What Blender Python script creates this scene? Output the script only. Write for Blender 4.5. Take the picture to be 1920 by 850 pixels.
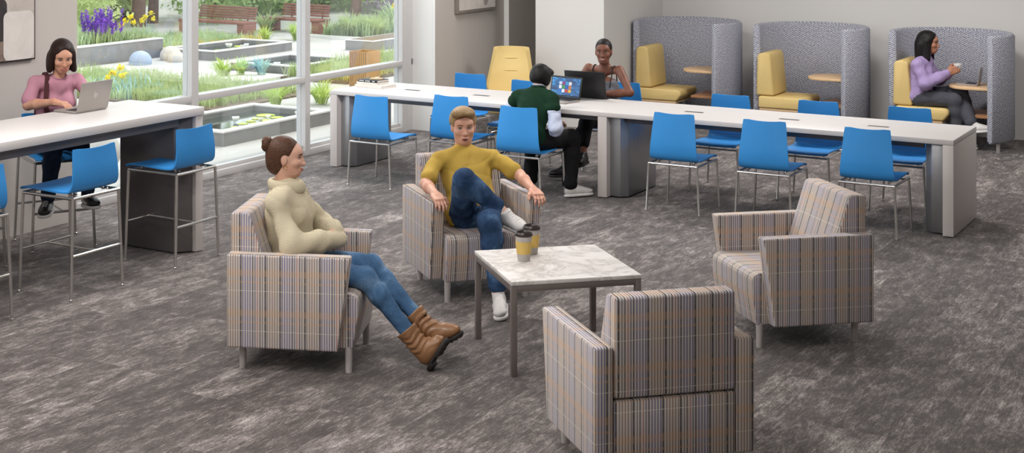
import bpy, bmesh, math, random
import numpy as np
from mathutils import Vector, Matrix
for o in list(bpy.data.objects):
    bpy.data.objects.remove(o, do_unlink=True)
SC = bpy.context.scene
COL = SC.collection
R = math.radians
# ------------------------------------------------------------------ camera
YAW = 32.3
cam_d = bpy.data.cameras.new('camera')
cam = bpy.data.objects.new('camera', cam_d); COL.objects.link(cam)
cam.location = (0, 0, 2.5)
cam.rotation_euler = (R(90), 0, R(YAW))
cam_d.sensor_fit = 'HORIZONTAL'; cam_d.sensor_width = 36.0
cam_d.lens = 2755.0 * 36 / 1920
cam_d.shift_x = (960 - 745) / 1920
cam_d.shift_y = -(425 + 173) / 1920
cam_d.clip_end = 300
SC.camera = cam
# ------------------------------------------------------------------ world, sun, unseen fill lights, exposure
w = bpy.data.worlds.new('sky'); SC.world = w; w.use_nodes = True
bg = w.node_tree.nodes['Background']
bg.inputs[0].default_value = (0.86, 0.93, 1.0, 1); bg.inputs[1].default_value = 2.9
sun_d = bpy.data.lights.new('sun', 'SUN'); sun_d.energy = 2.6; sun_d.angle = R(1.2); sun_d.color = (1, .95, .86)
sun = bpy.data.objects.new('sun', sun_d); COL.objects.link(sun)
sun.rotation_euler = Vector((-0.06, -0.62, -0.80)).to_track_quat('-Z', 'Y').to_euler()
def area(name, loc, size, energy, col=(1, .98, .965), rot=(0, 0, 0), spread=180):
    d = bpy.data.lights.new(name, 'AREA'); d.shape = 'RECTANGLE'; d.size, d.size_y = size
    d.energy = energy; d.color = col; d.spread = R(spread)
    o = bpy.data.objects.new(name, d); COL.objects.link(o); o.location = loc; o.rotation_euler = rot
    return o
CEIL = 3.25
for lx, ly, e in [(-6.6, 6.0, 72), (-6.6, 9.6, 88), (-7.5, 13.3, 58), (-3.9, 13.8, 90), (-1.4, 14.2, 48),
                  (-3.6, 9.4, 58), (-3.6, 5.0, 66), (-0.9, 9.2, 6), (-0.6, 4.6, 4), (-5.6, 2.6, 80), (-3.0, 1.2, 66)]:
    area('unseen_ceiling_fill', (lx, ly, CEIL - .03), (1.2, .6), e)  # unseen lights without bodies, added under the ceiling and tuned by region for brightness
SC.view_settings.view_transform = 'Standard'
SC.view_settings.look = 'None'
SC.view_settings.gamma = 1.0
SC.view_settings.use_curve_mapping = False
SC.view_settings.exposure = 0.0
try:
    SC.cycles.use_denoising = True
    SC.cycles.max_bounces = 8; SC.cycles.diffuse_bounces = 4; SC.cycles.glossy_bounces = 3
    SC.cycles.transparent_max_bounces = 12
    SC.cycles.sample_clamp_indirect = 6.0
except Exception:
    pass
# ------------------------------------------------------------------ materials
def lin(c):
    return tuple((v / 12.92 if v <= .04045 else ((v + .055) / 1.055) ** 2.4) for v in c)
def hx(s):
    return lin(tuple(int(s[i:i + 2], 16) / 255 for i in (0, 2, 4)))
class NT:
    def __init__(self, name):
        self.m = bpy.data.materials.new(name); self.m.use_nodes = True
        self.t = self.m.node_tree; self.n = self.t.nodes
        self.b = self.n['Principled BSDF']; self.out = self.n['Material Output']
    def node(self, typ, **kw):
        n = self.n.new(typ)
        for k, v in kw.items(): setattr(n, k, v)
        return n
    def link(self, a, b): self.t.links.new(a, b)
    def put(self, sock, v):
        if hasattr(v, 'links') or hasattr(v, 'is_output'): self.link(v, sock)
        else: sock.default_value = v
    def math(self, op, a, b=None, c=None, clamp=False):
        n = self.node('ShaderNodeMath', operation=op, use_clamp=clamp)
        self.put(n.inputs[0], a)
        if b is not None: self.put(n.inputs[1], b)
        if c is not None: self.put(n.inputs[2], c)
        return n.outputs[0]
    def mix(self, f, a, b, mode='MIX'):
        n = self.node('ShaderNodeMix', data_type='RGBA', blend_type=mode)
        self.put(n.inputs[0], f)
        self.put(n.inputs[6], a if hasattr(a, 'is_output') else tuple(a) + (1,) * (4 - len(a)))
        self.put(n.inputs[7], b if hasattr(b, 'is_output') else tuple(b) + (1,) * (4 - len(b)))
        return n.outputs[2]
    def coord(self, kind='Object', scale=None):
        n = self.node('ShaderNodeTexCoord'); o = n.outputs[kind]
        if scale is not None:
            mp = self.node('ShaderNodeMapping'); self.link(o, mp.inputs[0]); mp.inputs['Scale'].default_value = scale
            o = mp.outputs[0]
        return o
    def noise(self, vec, scale=5, detail=3, rough=.5, dist=0):
        n = self.node('ShaderNodeTexNoise'); self.link(vec, n.inputs['Vector'])
        n.inputs['Scale'].default_value = scale; n.inputs['Detail'].default_value = detail
        n.inputs['Roughness'].default_value = rough; n.inputs['Distortion'].default_value = dist
        return n.outputs[0]
    def ramp(self, fac, stops, interp='LINEAR'):
        n = self.node('ShaderNodeValToRGB'); n.color_ramp.interpolation = interp
        e = n.color_ramp.elements
        while len(e) > 1: e.remove(e[-1])
        for i, (p, c) in enumerate(stops):
            k = e[0] if i == 0 else e.new(p)
            k.position = p; k.color = tuple(c) + (1,) * (4 - len(c))
        self.link(fac, n.inputs[0]); return n.outputs[0]
    def bump(self, h, strength=.3, dist=.01):
        n = self.node('ShaderNodeBump'); self.link(h, n.inputs['Height'])
        n.inputs['Strength'].default_value = strength; n.inputs['Distance'].default_value = dist
        self.link(n.outputs[0], self.b.inputs['Normal'])
    def sep(self, vec):
        n = self.node('ShaderNodeSeparateXYZ'); self.link(vec, n.inputs[0]); return n.outputs
def rgb(c): return hx(c) if isinstance(c, str) else c
def mat(name, c, rough=.6, metal=0., var=.06, nscale=9., bump=0., bscale=120., spec=.5, coat=0., stretch=(1, 1, 1)):
    t = NT(name); c = rgb(c)
    v = t.coord('Object', stretch)
    n = t.noise(v, nscale, 4)
    dark = tuple(x * (1 - var) for x in c); light = tuple(min(1, x * (1 + var)) for x in c)
    t.link(t.ramp(n, [(.3, dark), (.7, light)]), t.b.inputs['Base Color'])
    t.b.inputs['Roughness'].default_value = rough; t.b.inputs['Metallic'].default_value = metal
    t.b.inputs['Specular IOR Level'].default_value = spec
    t.b.inputs['Coat Weight'].default_value = coat
    if bump: t.bump(t.noise(v, bscale, 2), bump, .004)
    return t.m
def emit(name, c, strength=1.):
    t = NT(name); t.b.inputs['Base Color'].default_value = (0, 0, 0, 1)
    t.b.inputs['Emission Color'].default_value = tuple(rgb(c)) + (1,); t.b.inputs['Emission Strength'].default_value = strength
    return t.m
M = {}
# ------------------------------------------------------------------ objects
def link(o, parent=None):
    COL.objects.link(o)
    if parent is not None: o.parent = parent
    return o
def tag(o, label=None, cat=None, group=None, kind=None):
    if label: o['label'] = label
    if cat: o['category'] = cat
    if group: o['group'] = group
    if kind: o['kind'] = kind
    return o
def thing(name, label, cat, loc=(0, 0, 0), rz=0., group=None):
    o = bpy.data.objects.new(name, None); o.empty_display_size = .1
    link(o); o.location = loc; o.rotation_euler = (0, 0, rz)
    return tag(o, label, cat, group)
def copy_tree(o, parent=None):
    c = o.copy(); COL.objects.link(c)
    if parent is not None: c.parent = parent
    for ch in list(o.children): copy_tree(ch, c)
    return c
def clone(o, loc, rz, label, group=None):
    c = copy_tree(o); c.location = loc; c.rotation_euler = (0, 0, rz)
    c['label'] = label
    if group: c['group'] = group
    return c
class MB:
    """collects shapes, then links them as one mesh object"""
    def __init__(self): self.bm = bmesh.new(); self.mi = 0
    def _add(self, verts, faces):
        vs = [self.bm.verts.new(v) for v in verts]
        for f in faces:
            try:
                fc = self.bm.faces.new([vs[i] for i in f]); fc.material_index = self.mi; fc.smooth = True
            except ValueError: pass
        return vs
    def merge(self, b2, mtx=None):
        if mtx is not None: bmesh.ops.transform(b2, matrix=mtx, verts=b2.verts)
        b2.verts.index_update()
        self._add([v.co.copy() for v in b2.verts], [[v.index for v in f.verts] for f in b2.faces]); b2.free()
    def box(self, x0, x1, y0, y1, z0, z1, bev=0., seg=2, mtx=None):
        b = bmesh.new(); bmesh.ops.create_cube(b, size=1)
        for v in b.verts: v.co = Vector((x0 + (v.co.x + .5) * (x1 - x0), y0 + (v.co.y + .5) * (y1 - y0), z0 + (v.co.z + .5) * (z1 - z0)))
        if bev: bmesh.ops.bevel(b, geom=b.edges[:], offset=bev, segments=seg, profile=.5, affect='EDGES')
        self.merge(b, mtx); return self
    def prism(self, pts, h0, h1, axis='z', bev=0., seg=2, mtx=None):
        b = bmesh.new()
        f3 = {'z': lambda p, h: (p[0], p[1], h), 'y': lambda p, h: (p[0], h, p[1]), 'x': lambda p, h: (h, p[0], p[1])}[axis]
        lo = [b.verts.new(f3(p, h0)) for p in pts]; hi = [b.verts.new(f3(p, h1)) for p in pts]
        n = len(pts); b.faces.new(lo[::-1]); b.faces.new(hi)
        for i in range(n): b.faces.new([lo[i], lo[(i + 1) % n], hi[(i + 1) % n], hi[i]])
        bmesh.ops.recalc_face_normals(b, faces=b.faces[:])
        if bev: bmesh.ops.bevel(b, geom=b.edges[:], offset=bev, segments=seg, profile=.5, affect='EDGES')
        self.merge(b, mtx); return self
    def tube(self, path, r, n=10, cap=True, closed=False):
        P = [Vector(p) for p in path]; rs = r if isinstance(r, (list, tuple)) else [r] * len(P)
        vs = []; up = None; m = len(P)
        for i, p in enumerate(P):
            if closed: d = (P[(i + 1) % m] - P[i - 1]).normalized()
            else: d = ((P[min(i + 1, m - 1)] - P[max(i - 1, 0)])).normalized()
            if up is None:
                a = Vector((0, 0, 1)) if abs(d.z) < .9 else Vector((1, 0, 0)); up = d.cross(a).normalized()
            else:
                up = (up - d * up.dot(d)).normalized()
            s = d.cross(up)
            for k in range(n):
                t = 2 * math.pi * k / n; vs.append(p + (up * math.cos(t) + s * math.sin(t)) * rs[i])
        F = []
        for i in range(m if closed else m - 1):
            j = (i + 1) % m
            for k in range(n):
                F.append([i * n + k, i * n + (k + 1) % n, j * n + (k + 1) % n, j * n + k])
        if cap and not closed: F += [list(range(n))[::-1], [(m - 1) * n + k for k in range(n)]]
        self._add(vs, F); return self
    def lathe(self, prof, n=24, c=(0, 0, 0)):
        vs = []; F = []
        for (r, z) in prof:
            for k in range(n):
                t = 2 * math.pi * k / n; vs.append((c[0] + r * math.cos(t), c[1] + r * math.sin(t), c[2] + z))
        for i in range(len(prof) - 1):
            for k in range(n): F.append([i * n + k, i * n + (k + 1) % n, (i + 1) * n + (k + 1) % n, (i + 1) * n + k])
        if prof[0][0] > 1e-6: F.append(list(range(n))[::-1])
        if prof[-1][0] > 1e-6: F.append([(len(prof) - 1) * n + k for k in range(n)])
        self._add(vs, F); return self
    def ell(self, c, r, n=14, mtx=None):
        b = bmesh.new(); bmesh.ops.create_uvsphere(b, u_segments=n, v_segments=max(6, n * 2 // 3), radius=1)
        m = Matrix.Translation(c) @ (mtx.to_4x4() if mtx is not None else Matrix()) @ Matrix.Diagonal((*r, 1))
        self.merge(b, m); return self
    def sheet(self, grid, thick, axis=None):
        """grid[i][j] of points -> a shell of thickness along its own normals"""
        ni, nj = len(grid), len(grid[0]); G = [[Vector(p) for p in row] for row in grid]
        def nrm(i, j):
            a = G[min(i + 1, ni - 1)][j] - G[max(i - 1, 0)][j]; c = G[i][min(j + 1, nj - 1)] - G[i][max(j - 1, 0)]
            return a.cross(c).normalized()
        top = []; bot = []
        for i in range(ni):
            for j in range(nj):
                q = nrm(i, j) * thick / 2; top.append(G[i][j] + q); bot.append(G[i][j] - q)
        N = ni * nj; F = []; ix = lambda i, j: i * nj + j
        for i in range(ni - 1):
            for j in range(nj - 1):
                F.append([ix(i, j), ix(i + 1, j), ix(i + 1, j + 1), ix(i, j + 1)])
                F.append([N + ix(i, j), N + ix(i, j + 1), N + ix(i + 1, j + 1), N + ix(i + 1, j)])
        rim = [ix(i, 0) for i in range(ni)] + [ix(ni - 1, j) for j in range(1, nj)] + [ix(i, nj - 1) for i in range(ni - 2, -1, -1)] + [ix(0, j) for j in range(nj - 2, 0, -1)]
        for a in range(len(rim)):
            p, q = rim[a], rim[(a + 1) % len(rim)]; F.append([p, N + p, N + q, q])
        self._add(top + bot, F); return self
    def build(self, name, mats, parent=None, smooth=35, uv=None, recalc=True):
        if not isinstance(mats, (list, tuple)): mats = [mats]
        if recalc: bmesh.ops.recalc_face_normals(self.bm, faces=self.bm.faces[:])
        me = bpy.data.meshes.new(name); self.bm.to_mesh(me); self.bm.free()
        for m in mats: me.materials.append(m)
        if smooth:
            me.set_sharp_from_angle(angle=R(smooth))
        else:
            for p in me.polygons: p.use_smooth = False
        if uv: uv(me)
        return link(bpy.data.objects.new(name, me), parent)
def mesh_obj(name, V, F, mats, parent=None, mi=None):
    me = bpy.data.meshes.new(name)
    V = np.asarray(V, np.float32); F = np.asarray(F, np.int32)
    k = F.shape[1]
    me.vertices.add(len(V)); me.vertices.foreach_set('co', V.ravel())
    me.loops.add(F.size); me.loops.foreach_set('vertex_index', F.ravel())
    me.polygons.add(len(F)); me.polygons.foreach_set('loop_start', np.arange(0, F.size, k, dtype=np.int32))
    me.polygons.foreach_set('loop_total', np.full(len(F), k, np.int32))
    if mi is not None: me.polygons.foreach_set('material_index', np.asarray(mi, np.int32))
    me.polygons.foreach_set('use_smooth', np.ones(len(F), bool))
    me.update(calc_edges=True); me.validate()
    for m in (mats if isinstance(mats, (list, tuple)) else [mats]): me.materials.append(m)
    return link(bpy.data.objects.new(name, me), parent)
def text_obj(name, s, size, mtx, m, parent=None, shear=0., depth=.0004):
    cu = bpy.data.curves.new(name, 'FONT'); cu.body = s; cu.size = size; cu.shear = shear
    cu.align_x = 'CENTER'; cu.align_y = 'CENTER'; cu.extrude = depth
    tmp = bpy.data.objects.new(name, cu); COL.objects.link(tmp)
    dg = bpy.context.evaluated_depsgraph_get()
    me = bpy.data.meshes.new_from_object(tmp.evaluated_get(dg)); bpy.data.objects.remove(tmp)
    me.transform(mtx); me.name = name; me.materials.clear(); me.materials.append(m)
    return link(bpy.data.objects.new(name, me), parent)
# ------------------------------------------------------------------ soft bodies: distance fields turned into one skin
class SDF:
    def __init__(self, k=.02): self.p = []; self.k = k; self.disp = None; self.rs = 1.
    def cap(self, a, ra, b, rb=None, k=None, op='add'):
        self.p.append(('c', (np.array(a, float), float(ra) * self.rs, np.array(b, float), float(ra if rb is None else rb) * self.rs), op, self.k if k is None else k)); return self
    def chain(self, pts, rs, k=None):
        for i in range(len(pts) - 1): self.cap(pts[i], rs[i], pts[i + 1], rs[i + 1], k)
        return self
    def ell(self, c, r, rot=None, k=None, op='add'):
        rot = np.eye(3) if rot is None else np.array(rot, float)
        self.p.append(('e', (np.array(c, float), np.array(r, float) * self.rs, rot), op, self.k if k is None else k)); return self
    def box(self, c, r, rot=None, rd=.01, k=None, op='add'):
        rot = np.eye(3) if rot is None else np.array(rot, float)
        self.p.append(('b', (np.array(c, float), np.array(r, float), rot, rd), op, self.k if k is None else k)); return self
    def cut(self, p, n, k=.004):
        """keeps the side against n"""
        n = np.array(n, float); n /= np.linalg.norm(n)
        self.p.append(('h', (np.array(p, float), n), 'int', k)); return self
    @staticmethod
    def _bb(q):
        t, a = q[0], q[1]
        if t == 'c': return np.minimum(a[0] - a[1], a[2] - a[3]), np.maximum(a[0] + a[1], a[2] + a[3])
        e = np.abs(a[2].T) @ a[1] + (a[3] if t == 'b' else 0)
        return a[0] - e, a[0] + e
    @staticmethod
    def _d(q, X, Y, Z):
        t, a = q[0], q[1]
        if t == 'c':
            A, ra, B, rb = a; D = B - A; L2 = float(D @ D) + 1e-12
            px, py, pz = X - A[0], Y - A[1], Z - A[2]
            h = np.clip((px * D[0] + py * D[1] + pz * D[2]) / L2, 0, 1)
            return np.sqrt((px - h * D[0]) ** 2 + (py - h * D[1]) ** 2 + (pz - h * D[2]) ** 2) - (ra + (rb - ra) * h)
        if t == 'h':
            return (X - a[0][0]) * a[1][0] + (Y - a[0][1]) * a[1][1] + (Z - a[0][2]) * a[1][2]
        c, r, ro = a[0], a[1], a[2]
        px, py, pz = X - c[0], Y - c[1], Z - c[2]
        u = [ro[i][0] * px + ro[i][1] * py + ro[i][2] * pz for i in range(3)]
        if t == 'e':
            k0 = np.sqrt((u[0] / r[0]) ** 2 + (u[1] / r[1]) ** 2 + (u[2] / r[2]) ** 2)
            k1 = np.sqrt((u[0] / r[0] ** 2) ** 2 + (u[1] / r[1] ** 2) ** 2 + (u[2] / r[2] ** 2) ** 2) + 1e-9
            return k0 * (k0 - 1) / k1
        qx, qy, qz = [np.abs(u[i]) - r[i] for i in range(3)]
        return np.sqrt(np.maximum(qx, 0) ** 2 + np.maximum(qy, 0) ** 2 + np.maximum(qz, 0) ** 2) + np.minimum(np.maximum(qx, np.maximum(qy, qz)), 0) - a[3]
    @staticmethod
    def _op(d, e, op, k):
        k = max(k, 1e-5)
        if op == 'add':
            h = np.maximum(k - np.abs(d - e), 0) / k; return np.minimum(d, e) - h * h * k * .25
        if op == 'sub': e = -e
        h = np.maximum(k - np.abs(d - e), 0) / k; return np.maximum(d, e) + h * h * k * .25
    def at(self, P):
        P = np.atleast_2d(P); d = np.full(len(P), 9.)
        for q in self.p: d = self._op(d, self._d(q, P[:, 0], P[:, 1], P[:, 2]), q[2], q[3])
        return d
    def mesh(self, vox=.006, pad=.02):
        los, his = zip(*[self._bb(q) for q in self.p if q[2] == 'add'])
        lo = np.min(los, 0) - pad; hi = np.max(his, 0) + pad
        n = np.ceil((hi - lo) / vox).astype(int) + 1
        ax = [lo[i] + vox * np.arange(n[i]) for i in range(3)]
        D = np.full(n, 9., np.float32)
        for q in self.p:
            if q[2] == 'int': sl = (slice(None),) * 3
            else:
                b0, b1 = self._bb(q); m = q[3] + 3 * vox + .01
                i0 = np.clip(((b0 - m - lo) / vox).astype(int), 0, n - 1); i1 = np.clip(np.ceil((b1 + m - lo) / vox).astype(int) + 1, 1, n)
                sl = tuple(slice(i0[i], i1[i]) for i in range(3))
            X, Y, Z = np.meshgrid(ax[0][sl[0]], ax[1][sl[1]], ax[2][sl[2]], indexing='ij', sparse=True)
            D[sl] = self._op(D[sl], self._d(q, X, Y, Z), q[2], q[3])
        if self.disp is not None:
            X, Y, Z = np.meshgrid(*ax, indexing='ij', sparse=True)
            D += self.disp(X, Y, Z)
        return nets(D, lo, vox)
def nets(D, lo, vox):
    inside = D < 0
    n = D.shape
    c = np.zeros(tuple(k - 1 for k in n), np.int8)
    for dx in (0, 1):
        for dy in (0, 1):
            for dz in (0, 1):
                c += inside[dx:n[0] - 1 + dx, dy:n[1] - 1 + dy, dz:n[2] - 1 + dz]
    act = (c > 0) & (c < 8)
    idx = np.argwhere(act); vid = np.full(act.shape, -1, np.int32); vid[act] = np.arange(len(idx))
    acc = np.zeros((len(idx), 3)); cnt = np.zeros(len(idx))
    cor = [(x, y, z) for x in (0, 1) for y in (0, 1) for z in (0, 1)]
    val = {q: D[idx[:, 0] + q[0], idx[:, 1] + q[1], idx[:, 2] + q[2]].astype(float) for q in cor}
    for a in cor:
        for ax in range(3):
            if a[ax]: continue
            b = tuple(1 if i == ax else a[i] for i in range(3))
            da, db = val[a], val[b]; m = (da < 0) != (db < 0)
            t = np.where(m, da / np.where(m, da - db, 1), 0)
            p = np.array(a, float)[None, :].repeat(len(idx), 0); p[:, ax] += t
            acc[m] += p[m]; cnt[m] += 1
    V = lo + vox * (idx + acc / np.maximum(cnt, 1)[:, None])
    F = []
    for ax in range(3):
        sl0 = [slice(1, k - 1) for k in n]; sl0[ax] = slice(0, n[ax] - 1)
        sl1 = list(sl0); sl1[ax] = slice(1, n[ax])
        s0 = inside[tuple(sl0)]; s1 = inside[tuple(sl1)]
        e = np.argwhere(s0 != s1)
        if not len(e): continue
        fl = s0[e[:, 0], e[:, 1], e[:, 2]]
        off = np.ones(3, int); off[ax] = 0; e = e + off
        u, v = [(1, 2), (2, 0), (0, 1)][ax]
        def g(du, dv):
            q = e.copy(); q[:, u] -= du; q[:, v] -= dv; return vid[q[:, 0], q[:, 1], q[:, 2]]
        quad = np.stack([g(1, 1), g(0, 1), g(0, 0), g(1, 0)], 1)
        quad[~fl] = quad[~fl][:, ::-1]
        F.append(quad)
    return V, np.concatenate(F)
def folds(amp, sc=(9, 9, 9), seed=0, n=7, crease=.75):
    """soft folds plus narrow creases in cloth"""
    rng = np.random.RandomState(seed); W = []
    for i in range(n + 4):
        d = rng.normal(size=3); d /= np.linalg.norm(d)
        W.append((d * np.array(sc) * (rng.uniform(2.5, 9) if i < n else rng.uniform(4, 8)), rng.uniform(0, 6.28), rng.uniform(.4, 1)))
    def f(X, Y, Z):
        a = 0; c = 0
        wv = 1.5 * np.sin(9 * X + 7 * Y + 3) * np.sin(11 * Z + 5 * X)
        for i, (k, ph, am) in enumerate(W):
            q = k[0] * X + k[1] * Y + k[2] * Z + ph
            if i < n: a = a + am * np.sin(q + 1.3 * np.sin(.6 * k[1] * X + .6 * k[2] * Y + .6 * k[0] * Z))
            else: c = c + am * (1 - np.abs(np.sin(q * .5 + wv))) ** 4 * np.clip(.3 + np.sin(q * .21 + 2 * i) , 0, 1)
        return (amp / math.sqrt(n) * a + amp * crease * c).astype(np.float32)
    return f
# ------------------------------------------------------------------ setting materials
def carpet():
    t = NT('carpet'); v = t.coord('Object')
    s = t.sep(v)
    # carpet planks: 0.25 m wide, 1 m long, laid along y, every row shifted
    row = t.math('FLOOR', t.math('DIVIDE', s[0], .25))
    wn = t.node('ShaderNodeTexWhiteNoise', noise_dimensions='1D'); t.link(row, wn.inputs['W'])
    yy = t.math('ADD', s[1], wn.outputs['Value'])
    cell = t.math('FLOOR', yy)
    cmb = t.node('ShaderNodeCombineXYZ'); t.link(row, cmb.inputs[0]); t.link(cell, cmb.inputs[1])
    w2 = t.node('ShaderNodeTexWhiteNoise', noise_dimensions='2D'); t.link(cmb.outputs[0], w2.inputs['Vector'])
    shift = t.node('ShaderNodeVectorMath', operation='MULTIPLY_ADD')
    t.link(w2.outputs['Color'], shift.inputs[0]); shift.inputs[1].default_value = (3, 9, 5); t.link(v, shift.inputs[2])
    def mp(sc):
        m = t.node('ShaderNodeMapping'); t.link(shift.outputs[0], m.inputs[0]); m.inputs['Scale'].default_value = sc; return m.outputs[0]
    blot = t.math('MULTIPLY_ADD', t.noise(mp((4.2, 1.9, 1)), 2.6, 6, .66, .5), .8, .09)
    streak = t.noise(mp((26, 3.2, 1)), 2.2, 3, .6)
    fine = t.noise(mp((130, 20, 1)), 1.0, 3, .8)
    speck = t.noise(mp((160, 160, 1)), 1.0, 2, .6)
    a = t.math('MULTIPLY_ADD', w2.outputs['Value'], .13, -.065)
    a = t.math('ADD', t.math('ADD', blot, a), t.math('MULTIPLY_ADD', streak, .42, -.21))
    a = t.math('ADD', a, t.math('MULTIPLY_ADD', fine, .70, -.35))
    a = t.math('ADD', a, t.math('MULTIPLY_ADD', speck, .5, -.25))
    c = t.ramp(a, [(.30, hx('3d3634')), (.48, hx('554d4a')), (.62, hx('7e7571')), (.80, hx('b6aea9'))])
    t.link(c, t.b.inputs['Base Color']); t.b.inputs['Roughness'].default_value = .95; t.b.inputs['Specular IOR Level'].default_value = .25
    t.b.inputs['Sheen Weight'].default_value = .15
    t.bump(t.math('ADD', fine, speck), .5, .004)
    return t.m
M['carpet'] = carpet()
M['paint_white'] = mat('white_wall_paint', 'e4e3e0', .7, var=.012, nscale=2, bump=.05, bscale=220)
M['paint_shaded'] = mat('shaded_wall_paint', 'b7b0aa', .7, var=.015, nscale=2, bump=.05, bscale=220)  # same wall paint as the white, shade of the window-side faces put into the colour
M['paint_mid_lit'] = mat('mid_lit_wall_paint', 'dad7d3', .7, var=.012, nscale=2, bump=.05, bscale=220)  # same wall paint again, a middle light level put into the colour
M['ceiling'] = mat('ceiling_paint', 'efeeec', .8, var=.01)
M['frame_white'] = mat('painted_window_metal', 'bdbab8', .4, var=.02)
def glass():
    t = NT('window_glass'); tr = t.node('ShaderNodeBsdfTransparent'); tr.inputs[0].default_value = (.965, .98, .975, 1)
    gl = t.node('ShaderNodeBsdfGlossy'); gl.inputs['Roughness'].default_value = .02; gl.inputs[0].default_value = (.9, .95, 1, 1)
    fr = t.node('ShaderNodeFresnel'); fr.inputs[0].default_value = 1.35
    n = t.noise(t.coord('Object'), .7, 2)
    ms = t.node('ShaderNodeMixShader')
    t.link(t.math('MULTIPLY', fr.outputs[0], t.math('MULTIPLY_ADD', n, .06, .2)), ms.inputs[0])
    t.link(tr.outputs[0], ms.inputs[1]); t.link(gl.outputs[0], ms.inputs[2]); t.link(ms.outputs[0], t.out.inputs[0])
    return t.m
M['glass'] = glass()
def struct(mb, name, m, parent=None):
    o = mb.build(name, m, parent, smooth=0)
    if parent is None: o['kind'] = 'structure'
    return o
struct(MB().box(-8.76, 3.2, -1.3, 17.1, -.12, 0), 'floor', M['carpet'])
struct(MB().box(-9.0, 3.2, -1.3, 17.1, CEIL, CEIL + .2), 'ceiling', M['ceiling'])
struct(MB().box(-8.86, -8.44, -1.3, 8.56, 0, CEIL), 'wall_left', M['paint_shaded'])
def twin(name, boxes, mats):
    mb = MB()
    for b, i in boxes: mb.mi = i; mb.box(*b)
    return struct(mb, name, mats)
# corner pier at the end of the glazing: one paint, narrow face in its lit tone, long side in its shaded tone
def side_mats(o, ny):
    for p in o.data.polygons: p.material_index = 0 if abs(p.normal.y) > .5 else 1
o = struct(MB().box(-8.86, -8.41, 14.085, 15.72, 0, CEIL), 'wall_pier_side', [M['paint_white'], M['paint_shaded']]); side_mats(o, 0)
o = struct(MB().box(-8.86, -8.345, 15.722, 16.95, 0, CEIL), 'wall_recess_side', [M['paint_white'], M['paint_shaded']]); side_mats(o, 0)
o = struct(MB().box(-7.73, -6.872, 15.22, 16.95, 0, CEIL), 'wall_bump_back', [M['paint_mid_lit'], M['paint_mid_lit']]); side_mats(o, 0)
struct(MB().box(-9.0, 3.2, 16.95, 17.1, 0, CEIL), 'wall_back', M['paint_mid_lit'])
struct(MB().box(3.05, 3.2, -1.3, 16.95, 0, CEIL), 'wall_right', M['paint_mid_lit'])
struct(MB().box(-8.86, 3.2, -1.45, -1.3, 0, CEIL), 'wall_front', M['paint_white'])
struct(MB().box(-8.86, -8.6, 8.56, 14.085, 2.92, CEIL), 'trim_1', M['paint_white'])
struct(MB().box(-8.43, -8.405, 14.075, 14.09, 0, CEIL, .003), 'trim_2', M['paint_white'])
struct(MB().box(-8.72, -8.70, 14.06, 14.085, .735, .805, .003), 'trim_3', mat('bracket_metal', '8b8886', .35, .8))
GX = -8.74
ms = [(8.56, 8.63), (10.25, 10.345), (12.0, 12.085), (13.835, 13.925)]
for i, (a, b) in enumerate(ms[1:]):
    mb = MB().box(-8.735, -8.68, a, b, 0, 2.92, .004); mb.box(-8.80, -8.745, a + .01, b - .01, 0, 2.92, .004); mb.box(-8.748, -8.732, a + .02, b - .02, 0, 2.92)
    struct(mb, 'trim_%d' % (i + 4), M['frame_white'])
struct(MB().box(-8.80, -8.70, 13.925, 14.085, 0, 2.92, .003), 'trim_7', M['frame_white'])
for i in range(3):
    a, b = ms[i][1], ms[i + 1][0]
    w = thing('window_%d' % (i + 1), None, None, (0, 0, 0)); w['kind'] = 'structure'
    f = MB()
    f.box(-8.79, -8.68, a, b, .735, .795, .004); f.box(-8.79, -8.675, a, b, .0, .065, .004); f.box(-8.79, -8.69, a, b, 2.86, 2.92, .004)
    f.box(-8.765, -8.715, a, b, .065, .10, .002)
    f.build('window_frame', M['frame_white'], w)
    MB().box(GX - .004, GX + .004, a, b, .1, .737).build('window_pane', M['glass'], w, smooth=0)
    MB().box(GX - .004, GX + .004, a, b, .793, 2.87).build('window_pane', M['glass'], w, smooth=0)
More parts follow.
